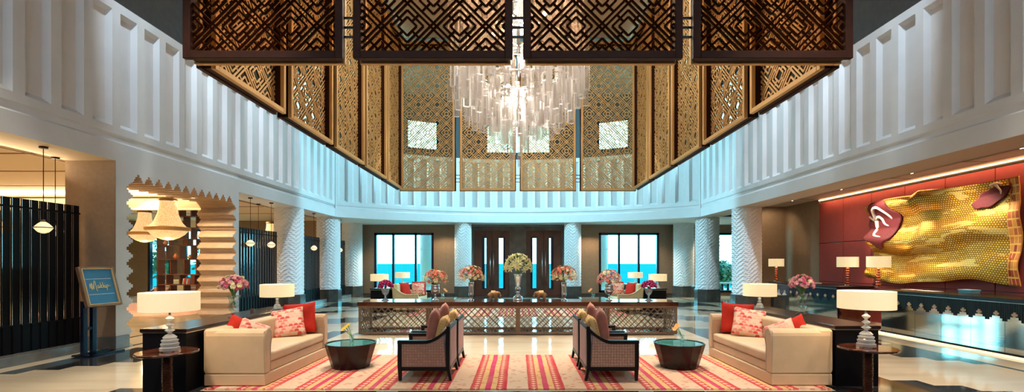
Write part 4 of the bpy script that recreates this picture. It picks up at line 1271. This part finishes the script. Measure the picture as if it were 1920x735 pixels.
screen('black lacquer fin screen between the stepped opening and the first chevron column', 13.05, 16.25, 21)
screen('black lacquer fin screen between the first and second chevron columns', 17.45, 19.75, 15)
screen('black lacquer fin screen between the second and third chevron columns', 20.95, 22.65, 11)
for ya, yb in ((13.02,16.3),(17.42,19.8),(20.9,22.7)):
    struct(MB().box(-8.35,-7.82,ya,yb,0,.15), 'trim_11', M['stone_base'], bevel=.008)

# ================================================================== PENDANTS
PEN = None
def pendant(label, x, y, ztop, zc=2.19):
    global PEN
    if PEN is None:
        t = thing('pendant_light', label, 'pendant light', (x,y,zc), 0, 'glass pendants along the screens')
        MB().lathe([(.012,.10),(.006,.12),(.006,ztop-zc-.02)],8,cap=True).build('rod', M['bronze'], t)
        MB().lathe([(.06,ztop-zc-.03),(.06,ztop-zc)],20).build('ceiling_cap', M['bronze'], t)
        MB().lathe([(.02,.10),(.045,.085),(.075,.06),(.128,.0),(.105,-.035),(.07,-.075),(.02,-.095)],12).build('faceted_globe', M['pglow'], t)
        MB().lathe([(.03,.085),(.03,.12),(.012,.13)],12).build('socket', M['brassdull'], t)
        MB().lathe([(.132,-.008),(.132,.008)],12,cap=False).build('rim', M['brassdull'], t)
        PEN = t
    else: t = dup(PEN, (x,y,zc), label=label)
    return t
pendant('faceted glass pendant hanging before the nearest black screen', -7.80,7.95,ZB)
pendant('faceted glass pendant hanging behind the nearest black screen by the taupe wall end', -8.37,8.75,ZB)
pendant('faceted glass pendant before the second black screen, nearer the stepped opening', -7.80,14.1,ZB)
pendant('faceted glass pendant behind the second black screen, nearer the stepped opening', -8.37,14.35,ZB)
pendant('faceted glass pendant before the second black screen, nearer the chevron column', -7.80,15.3,ZB)
pendant('faceted glass pendant behind the second black screen, nearer the chevron column', -8.37,15.6,ZB)
pendant('faceted glass pendant before the third black screen, between two chevron columns', -7.80,18.5,ZB)
pendant('faceted glass pendant before the farthest black screen', -7.80,21.2,ZB)
pendant('faceted glass pendant behind the farthest black screen', -8.37,21.6,ZB)

# ================================================================== LOUNGE
BELL = None
def bell(label, x, y, ztop, k=1.0):
    global BELL
    if BELL is None:
        t = thing('bell_chandelier', label, 'chandelier', (x,y,ztop), 0, 'gilded bell chandeliers in the lounge')
        MB().lathe([(.01,-.25),(.01,.3)],8).build('cord', M['bronze'], t)
        MB().lathe([(.22,-.22),(.24,-.2),(.24,-.16),(.22,-.14)],28).build('crown', M['brassdull'], t)
        MB().lathe([(.21,-.22),(.23,-.45),(.27,-.62),(.36,-.85),(.47,-.98)],36,cap=False).build('bead_skirt', M['bell'], t)
        MB().lathe([(.52,-.98),(.57,-1.0),(.57,-1.08),(.52,-1.10)],36).build('ring', M['gold'], t)
        MB().lathe([(.50,-1.10),(.42,-1.20),(.28,-1.30),(.12,-1.36),(.02,-1.37)],36).build('bowl', M['bell'], t)
        BELL = t
    else: t = dup(BELL, (x,y,ztop), label=label)
    t.scale = (k,k,k); LIGHTS.append((x,y,ztop-1.5*k,30)); return t
bell('gilded bell chandelier with glass bead skirt, larger one nearest the stepped opening', -10.35,14.3,3.66)
bell('gilded bell chandelier with glass bead skirt, smaller one deeper in the lounge', -13.35,17.3,3.62,.92)
bell('gilded bell chandelier glimpsed above the second black screen', -10.6,20.8,3.5,.9)
sh = thing('bookshelf', 'tall open walnut bookshelf seen through the stepped opening', 'bookshelf', (-11.55,16.6,0))
SW, SH = .85, 3.5
levels = [.1,.55,.85,1.2,1.72,2.2,2.42,2.8,3.2,SH-.03]
for z in levels: MB().box(-SW,SW,0,.35,z,z+.035).build('shelf', M['shelfwood'], sh)
for x in (-SW,SW-.04): MB().box(x,x+.04,0,.35,0,SH).build('side_panel', M['shelfwood'], sh)
for i, (z0, z1) in enumerate(zip(levels, levels[1:])):
    for x in ([-.42,.05,.48] if i % 2 else [-.55,-.1,.3,.62]):
        w = .04 if (i+int(x*10)) % 5 else .14
        MB().box(x,x+w,.02,.33,z0+.035,z1).build('divider', M['shelfwood'], sh)
bk = [('terracotta',(.45,.16,.07)),('cream',(.7,.6,.45)),('gold',(.6,.35,.06)),('white',(.7,.68,.62))]
def pot(label, x, z, col, k=1.0):
    o = MB().lathe([(.04*k,0),(.08*k,.05*k),(.085*k,.09*k),(.05*k,.14*k),(.03*k,.17*k),(.04*k,.2*k)],16).build('ornament_pot', simple('glaze_%s_%d' % (label[:6].replace(' ','_'), int(x*100)), col, .3), loc=(-11.55+x,16.72,z), smooth=True)
    tag(o, label, 'pot')
pot('terracotta pot on the middle shelf of the walnut bookshelf', -.28, 1.755, (.5,.17,.06))
pot('golden pot beside the terracotta one on the walnut bookshelf', .2, 1.755, (.7,.4,.05), .8)
pot('ochre pot at the far end of the walnut bookshelf\'s middle shelf', .56, 1.755, (.6,.38,.08))
pot('pinkish pot on the walnut bookshelf just below the larger bell chandelier', -.62, 2.235, (.6,.3,.22))
for i in range(6):
    c = [(.55,.5,.42),(.5,.06,.04),(.05,.12,.2),(.6,.55,.5),(.35,.06,.05),(.08,.16,.22)][i]
    nm = ['cream','red','navy','pale','maroon','slate'][i]
    o = MB().box(-.018,.018,-.09,.09,0,.2+.02*(i%3)).build('book', simple('cover_'+nm, c, .6), loc=(-11.55+.0+.045*i,16.75,1.235-.35), rot=(0,R(10),0), bevel=.003)
    tag(o, '%s-covered book in the leaning row low on the walnut bookshelf' % nm, 'book', 'books leaning on the walnut bookshelf')
def frame_chair(label, loc, rz):
    t = dup(ac, loc, rz, label, group='armchairs in the lounge')
    return t
frame_chair('dark-framed lounge armchair seen low through the stepped opening, at its near jamb', (-13.2,17.6,.012), R(-100))
frame_chair('dark-framed lounge armchair facing away, beside the patterned lounge sofa', (-11.95,18.2,.012), R(-60))
ls = dup(bpy.data.objects['loveseat'], (-13.9,20.2,0), R(-40), 'loveseat with scatter pillows deep in the lounge beyond the stepped opening')
tag(MB().box(-15.5,-10.2,14.6,19.5,0,.012).build('lounge_rug', M['pinkrug']), 'pale pink rug on the lounge floor beyond the stepped opening', 'rug')
def tree(label, x, y, h, r, seed):
    t = thing('tree', label, 'tree', (x,y,-.12)); rr = random.Random(seed)
    MB().tube([(0,0,0),(.05,0,h*.4),(0,.05,h*.75)],.09,8,.04).build('trunk', M['bark'], t)
    b = MB()
    for k in range(700):
        a = rr.uniform(0,2*PI); e = rr.uniform(-1,1); q = rr.random()**.4
        d = Vector((math.cos(a)*math.sqrt(1-e*e), math.sin(a)*math.sqrt(1-e*e), e))
        p = Vector((0,0,h*.6))+Vector((d.x*r*q, d.y*r*q, d.z*h*.42*q)); s = rr.uniform(.09,.2)
        u = Vector((rr.uniform(-1,1),rr.uniform(-1,1),rr.uniform(-1,1))).normalized(); w_ = u.cross(d).normalized()
        b.add([p-u*s, p+w_*s*.5, p+u*s, p-w_*s*.5], [(0,1,2,3)])
    b.build('crown', M['foliage'], t, kind='stuff', fix=False)
tree('leafy garden tree seen through the narrow lounge window', -19.4,26.8,3.3,1.0,1)
tree('leafy garden tree seen through the gaps of the walnut bookshelf', -16.6,26.6,3.0,1.1,2)
tree('leafy garden tree seen past the bookshelf and the stepped jamb', -14.2,26.7,2.8,1.0,5)
tree('leafy bush seen between two chevron columns on the reception side', 11.3,27.0,1.9,.9,3)
bal = None
for i, x in enumerate((9.75,10.05,10.35,10.65,10.95,11.25)):
    if bal is None: bal = MB().lathe([(.07,0),(.07,.05),(.04,.1),(.085,.3),(.045,.5),(.07,.6),(.07,.66)],14).build('baluster', M['steelblue'], loc=(x,25.2,-.12), smooth=True); tag(bal,'dark turned baluster of the terrace railing between the reception-side columns','baluster','dark balusters outside')
    else: dup(bal, (x,25.2,-.12))
tag(MB().box(9.4,11.6,25.1,25.3,.54,.62).build('balustrade_rail', M['outside_white'], bevel=.01), 'pale rail resting on dark balusters outside between the reception-side columns', 'railing')

# ================================================================== RECEPTION
def step_profile(n, pitch, base, amp):
    pts = []
    st = [(0,0),(.14,0),(.14,.34),(.28,.34),(.28,.68),(.72,.68),(.72,.34),(.86,.34),(.86,0),(1,0)]
    for k in range(n):
        for t, h in st[:-1]: pts.append(((k+t)*pitch, base+h*amp))
    pts.append((n*pitch, base)); return pts
def desk(label, ya, yb, upmat):
    t = thing('reception_desk', label, 'reception desk', (8.42,ya,0)); L_ = yb-ya
    MB().box(.035,.85,.05,L_-.05,.0,.93).build('body', M['ebony'], t)
    MB().box(-.06,.95,-.04,L_+.04,.93,1.0).build('counter_top', M['wenge'], t, bevel=.006)
    MB().box(-.055,.945,-.035,L_+.035,.922,.93).build('counter_edge', M['steel'], t)
    # fluted dark upper panel
    f = MB(); p = .04; n = int(L_/p)
    for k in range(n): f.box(.012,.032,k*p+.003,(k+1)*p-.003,.40,.92)
    f.build('fluted_panel', M[upmat], t)
    n = round(L_/.32); pitch = L_/n
    prof = step_profile(n, pitch, .60, .12)
    poly = [(0,.06)]+[(y,z) for y,z in prof]+[(L_,.06)]
    # fan of narrow strips so the stepped face stays planar and clean
    st = [(0,.14,0),(.14,.28,.34),(.28,.72,.68),(.72,.86,.34),(.86,1,0)]
    for k in range(0, n, 2):
        up_ = []
        m_ = min(2, n-k)
        for j in range(m_):
            for a, c, h in st: up_ += [((k+j+a)*pitch, .60+h*.12), ((k+j+c)*pitch, .60+h*.12)]
        up_[0] = (up_[0][0]+.003, up_[0][1]); up_[-1] = (up_[-1][0]-.003, up_[-1][1])
        MB().prism([(up_[-1][0],.06)]+up_[::-1]+[(up_[0][0],.06)], -.002, .01, 'x').build('mirror_panel', M['mirror'], t)
    fin = None
    for k in range(n):
        y = (k+.5)*pitch; z = .60+.68*.12
        if fin is None: fin = MB().prism([(-.018,0),(.018,0),(.018,.022),(.045,.022),(.045,.058),(.018,.058),(.018,.085),(-.018,.085),(-.018,.058),(-.045,.058),(-.045,.022),(-.018,.022)], -.004, .012, 'x').build('cross_finial', M['reveal'], t, loc=(0,y,z))
        else: dup(fin, (0,y,z), parent=t)
    MB().box(-.02,.03,0,L_,.0,.06).build('plinth', M['lacquer'], t)
    # stepped end panels
    for yy in (0, L_):
        pr = [(.10,0),(.80,0)]+[(.80+.05*((j%4 in (1,2))+.6*(j%4 in (0,3) and 0)), .05+.055*j+.0) for j in range(17)]+[(.80,.93),(.10,.93)]+[(.10-.05*(j%4 in (1,2)), .93-.055*j-.02) for j in range(16)]
        e = MB().prism(pr, yy-.02 if yy == 0 else yy-.045, yy+.045 if yy == 0 else yy+.02, 'y')
        e.build('stepped_end', M['mahogany'], t)
    return t
desk('long reception desk with mirrored stepped front, nearest the viewer under the gold hanging', 5.2, 11.2, 'ebony')
desk('reception desk with blue-reflecting stepped front, farther off by the brown wall', 12.75, 16.1, 'navy')
def flat(label, x, y, z, dx, dy, h, mat, nm='document'):
    tag(MB().box(-dx,dx,-dy,dy,0,h).build(nm, M[mat], loc=(x,y,z), bevel=.002), label, 'paper' if nm == 'document' else 'tray')
flat('white sheet lying on the counter under the lamp that overlaps the gold hanging', 9.0,11.35-.3,1.0,.12,.17,.006,'paper')
flat('white sheet lying on the counter below the middle of the gold hanging', 8.95,10.5,1.0,.12,.2,.006,'paper')
flat('pale tray on the counter end of the farther desk', 8.9,14.6,1.0,.14,.22,.02,'paper','tray')
o = MB().box(-.09,.09,-.14,.14,0,.07).box(-.1,.1,-.15,.15,.05,.075).build('document_box', simple('pale_blue_card', (.16,.42,.55), .4), loc=(9.1,9.75,1.0), bevel=.004)
tag(o, 'small pale blue box on the counter below the gold hanging', 'box')

# gold wall hanging
A0, A1 = 13.05, 9.22
def art_p(u, v, d=0):
    y = A0+(A1-A0)*u
    ztop = 3.20+.05*math.sin(u*5.5+.3)-.10*max(0,1-u*6)+.10*(u>.36)*min(1,(u-.36)*20)-.10*max(0,min(1,(u-.33)*20))*(u<.36)*0
    zbot = 1.18+.07*math.sin(u*7.2+2.6)+.02*math.sin(u*19)
    z = zbot+(ztop-zbot)*v
    w = .11+.085*math.sin(13*v+1.7*math.sin(3.1*u+.6)+1.1*u)+.06*math.sin(15*v-4*u*u+2*u)+.02*math.sin(26*v+9*u)
    w *= (1-.72*u)
    yy = y+.03*math.sin(v*9)*(1 if u < .04 or u > .96 else 0)
    return (XR-.09-max(.01,w)-d, yy, z)
art = thing('wall_hanging', 'shimmering gold draped wall hanging with maroon patches on the red reception wall', 'wall hanging', (0,0,0))
def sheet(nm, mat, u0, u1, v0, v1, d, nu, nv, shape=None, parent=None, thick=.02):
    b = MB()
    def f(u, v):
        if shape: u, v = shape(u, v)
        return art_p(u0+(u1-u0)*u, v0+(v1-v0)*v, d)
    b.grid(f, nu, nv, uvs=True)
    o = b.build(nm, M[mat], parent or art, smooth=True, fix=False)
    s = o.modifiers.new('solid','SOLIDIFY'); s.thickness = thick; s.offset = 0
    return o
sheet('gold_cloth','art',0,.945,0,1,0,120,90)
sheet('red_border','artborder',.945,1.0,0,1,.012,10,60)
def blob(u, v):
    x, y = 2*u-1, 2*v-1
    a = math.atan2(y, x); m = max(abs(x),abs(y)); k = m*(1+.07*math.sin(7*a)+.05*math.sin(4*a+1))
    l = math.hypot(x,y) or 1
    return (.5+.5*k*x/l, .5+.5*k*y/l)
p1_ = sheet('maroon_patch','maroon',-.02,.245,.43,1.0,.03,28,28,blob,thick=.05)
def slant(u, v):
    return (u, v*.62+u*.42)
p2_ = sheet('maroon_patch','maroon',.75,.945,.70,.98,.03,20,16,lambda u,v: slant(blob(u,v)[0], blob(u,v)[1]*.95),thick=.05)
def tass(pts, r0, par, d=.075):
    P = []
    for u, v in smooth(pts): P.append(art_p(u, v, d))
    b = MB(); b.tube(P, r0, 8, r0*.35); return b.build('cream_tassel', M['tassel'], par, smooth=True)
tass([(.045,.80),(.075,.91),(.12,.92),(.17,.80),(.185,.76)],.05,p1_)
tass([(.05,.79),(.085,.82),(.12,.72),(.155,.68)],.045,p1_)
tass([(.05,.78),(.06,.66),(.08,.58),(.145,.545)],.05,p1_)
tass([(.02,.86),(.03,.80),(.05,.78)],.03,p1_)
tass([(.88,.955),(.91,.965),(.935,.95)],.03,p2_,.09)
tass([(.90,.96),(.915,.9),(.915,.86)],.025,p2_,.09)
# ================================================================== LIGHT
world = bpy.data.worlds.new('sky'); scene.world = world; world.use_nodes = True
nt = world.node_tree; bg = nt.nodes['Background']
tc = nt.nodes.new('ShaderNodeTexCoord'); sx_ = nt.nodes.new('ShaderNodeSeparateXYZ'); rp = nt.nodes.new('ShaderNodeValToRGB')
nt.links.new(tc.outputs['Generated'], sx_.inputs[0]); nt.links.new(sx_.outputs[2], rp.inputs[0]); nt.links.new(rp.outputs[0], bg.inputs[0])
mr = nt.nodes.new('ShaderNodeMapRange'); mr.inputs[1].default_value = -1; mr.inputs[2].default_value = 1; nt.links.new(sx_.outputs[1], mr.inputs[0]); nt.links.new(mr.outputs[0], rp.inputs[0])
rp.color_ramp.elements[0].position = .2; rp.color_ramp.elements[0].color = (.30,.31,.325,1); rp.color_ramp.elements[1].position = .8; rp.color_ramp.elements[1].color = (.20,.80,1,1)
bg.inputs[1].default_value = 9

def area(name, loc, rot, sx, sy, power, color, spread=None):
    l = bpy.data.lights.new(name, 'AREA'); l.shape = 'RECTANGLE'; l.size = sx; l.size_y = sy; l.energy = power; l.color = color
    if spread: l.spread = spread
    o = bpy.data.objects.new(name, l); COL.objects.link(o); o.location = loc; o.rotation_euler = rot; return o
def point(name, loc, power, color, r=.08):
    l = bpy.data.lights.new(name, 'POINT'); l.energy = power; l.color = color; l.shadow_soft_size = r
    o = bpy.data.objects.new(name, l); COL.objects.link(o); o.location = loc; return o
def spot(name, loc, target, power, color, ang=50, blend=.6, r=.1):
    l = bpy.data.lights.new(name, 'SPOT'); l.energy = power; l.color = color; l.spot_size = R(ang); l.spot_blend = blend; l.shadow_soft_size = r
    o = bpy.data.objects.new(name, l); COL.objects.link(o); o.location = loc
    o.rotation_euler = (Vector(target)-Vector(loc)).to_track_quat('-Z','Y').to_euler(); return o
WARM = (1,.74,.45); NEUT = (1,.88,.72); CYAN = (.42,.90,1); DAY = (.78,.92,1)
# daylight entering the tall front windows and the garden windows
area('front_window_daylight', (0,-5.25,6.75), (R(90),0,0), 13.6, 4.1, 1, (.95,.97,1)).data.cycles.is_portal = True
for w_ in (WL, WR, WS):
    area('garden_window_daylight', ((w_[0]+w_[1])/2,24.12,1.64), (R(-90),0,0), w_[1]-w_[0], 2.9, 1, CYAN).data.cycles.is_portal = True
for k, (a, c) in enumerate(wins):
    p = mpu((a+c)/2, 7.66); area('clerestory_daylight', (p[0],p[1]+.1,p[2]), (R(-90),0,0), c-a, 1.3, 1, CYAN).data.cycles.is_portal = True
for sx in (-1,1): area('added_upper_daylight', (sx*8.7,(SW0+SW1)/2,8.02), (0,R(90)*sx,0), 2.1, 2.8, 2100, (.36,.82,1))  # added lamps behind the added side windows, tint the far walls cyan
# chandelier
for z, p in ((5.5,50),(6.5,200),(7.5,340),(8.6,300)): point('chandelier_light', (.02,11.4,z), p, NEUT, .25)
# ceiling spots over rug and table, with added fill rows
for x in (-3.2,-1.2,1.2,3.2):
    spot('ceiling_spot_and_fill', (x*.8,7.9,9.4), (x,7.2,0), 1000, NEUT, 34)
for x in (-2.6,0,2.6):
    spot('ceiling_spot_and_fill', (x*.8,9.6,9.4), (x,9.6,0), 1700, NEUT, 36)
    spot('ceiling_spot_and_fill', (x*.8,12.6,9.4), (x,11.2,0), 1100, NEUT, 32)
    spot('ceiling_spot_and_fill', (x,14.6,9.4), (x*1.3,15.0,0), 1300, NEUT, 36)  # added row, brightens the floor behind the lattice table
for sx in (-1,1):
    for y in (11.0,13.4,15.8): spot('added_wall_fill', (sx*5.6,y-3.4,9.4), (sx*7.5,y+.4,3.8), 600, (.72,.88,1), 46)  # added lamps that brighten the middle of the side walls
# lounge and aisle lighting
for x, y, p in ((-11.5,8.5,170),(-11.5,15,200),(-16.5,11,200),(-16.5,19,200),(-11,20.5,160)):
    spot('lounge_light', (x,y,AISLE-.02), (x,y,0), p*2.8, WARM, 160, .8, .25)
    
for x in (-6,-3.6,3.6,6,9.5): spot('added_soffit_fill', (x,22.9,ZB-.03), (x,23.6,0), 260, WARM, 110)  # added lamps that brighten the garden wall
for x in (-3.9,3.9): spot('ceiling_spot_and_fill', (x*.8,3.0,9.4), (x*1.02,6.4,.3), 2100, NEUT, 30)  # added spots that warm the near sofa ends
for x in (-6.3,6.3): spot('ceiling_spot_and_fill', (x,4.5,9.4), (x,6.5,.0), 1500, NEUT, 42)  # added spots that brighten the floor at both sides
area('cove_light', (-16,14.5,3.3), (R(180),0,0), 12, .3, 260, WARM)
area('added_lounge_uplight', (-8.8,7.5,3.3), (0,R(-155),0), .15, 9, 90, WARM)  # added lamp hidden behind the beam, brightens the lounge ceiling
for y in (10.2,11.8): spot('opening_spot', (-7.97,y,3.18), (-7.97,y+.3,0), 150, WARM, 130)
# reception
area('red_wall_washer', (XR-.12,8.6,RC-.05), (0,R(18),0), .12, 13.5, 85, (1,.50,.24))
for y in (7,10.5,14):
    spot('reception_light', (8.9,y,RC-.03), (8.9,y,0), 70, WARM, 140, .8, .1)
for y in (8.2,10.4,12.4):
    spot('art_spot', (8.6,y,RC-.03), (XR-.2,y-.2,2.2), 420, NEUT, 75)
spot('brown_wall_fill', (8.9,16.9,RC-.03), (9.2,17.5,2.4), 45, WARM, 130)  # added lamp that lifts the tone of the brown end wall
for x, y, z, p in LIGHTS: point('lamp_light', (x,y,z), p, (1,.72,.40), .06)

# ================================================================== CAMERA
cam = bpy.data.cameras.new('camera'); co = bpy.data.objects.new('camera', cam); COL.objects.link(co)
co.location = (0,0,1.6); co.rotation_euler = (R(90),0,0)
cam.sensor_width = 36; cam.lens = 17.0
cam.shift_x = -11/1920; cam.shift_y = 126.5/1920
cam.clip_end = 5000
scene.camera = co
vs = scene.view_settings; vs.view_transform = 'Standard'; vs.look = 'None'; vs.gamma = 1; vs.exposure = .32; vs.use_curve_mapping = False
c = scene.cycles
c.max_bounces = 8; c.diffuse_bounces = 3; c.glossy_bounces = 4; c.transmission_bounces = 8; c.transparent_max_bounces = 12
c.sample_clamp_indirect = 4; c.caustics_reflective = False; c.caustics_refractive = False; c.use_denoising = True
c.blur_glossy = .5
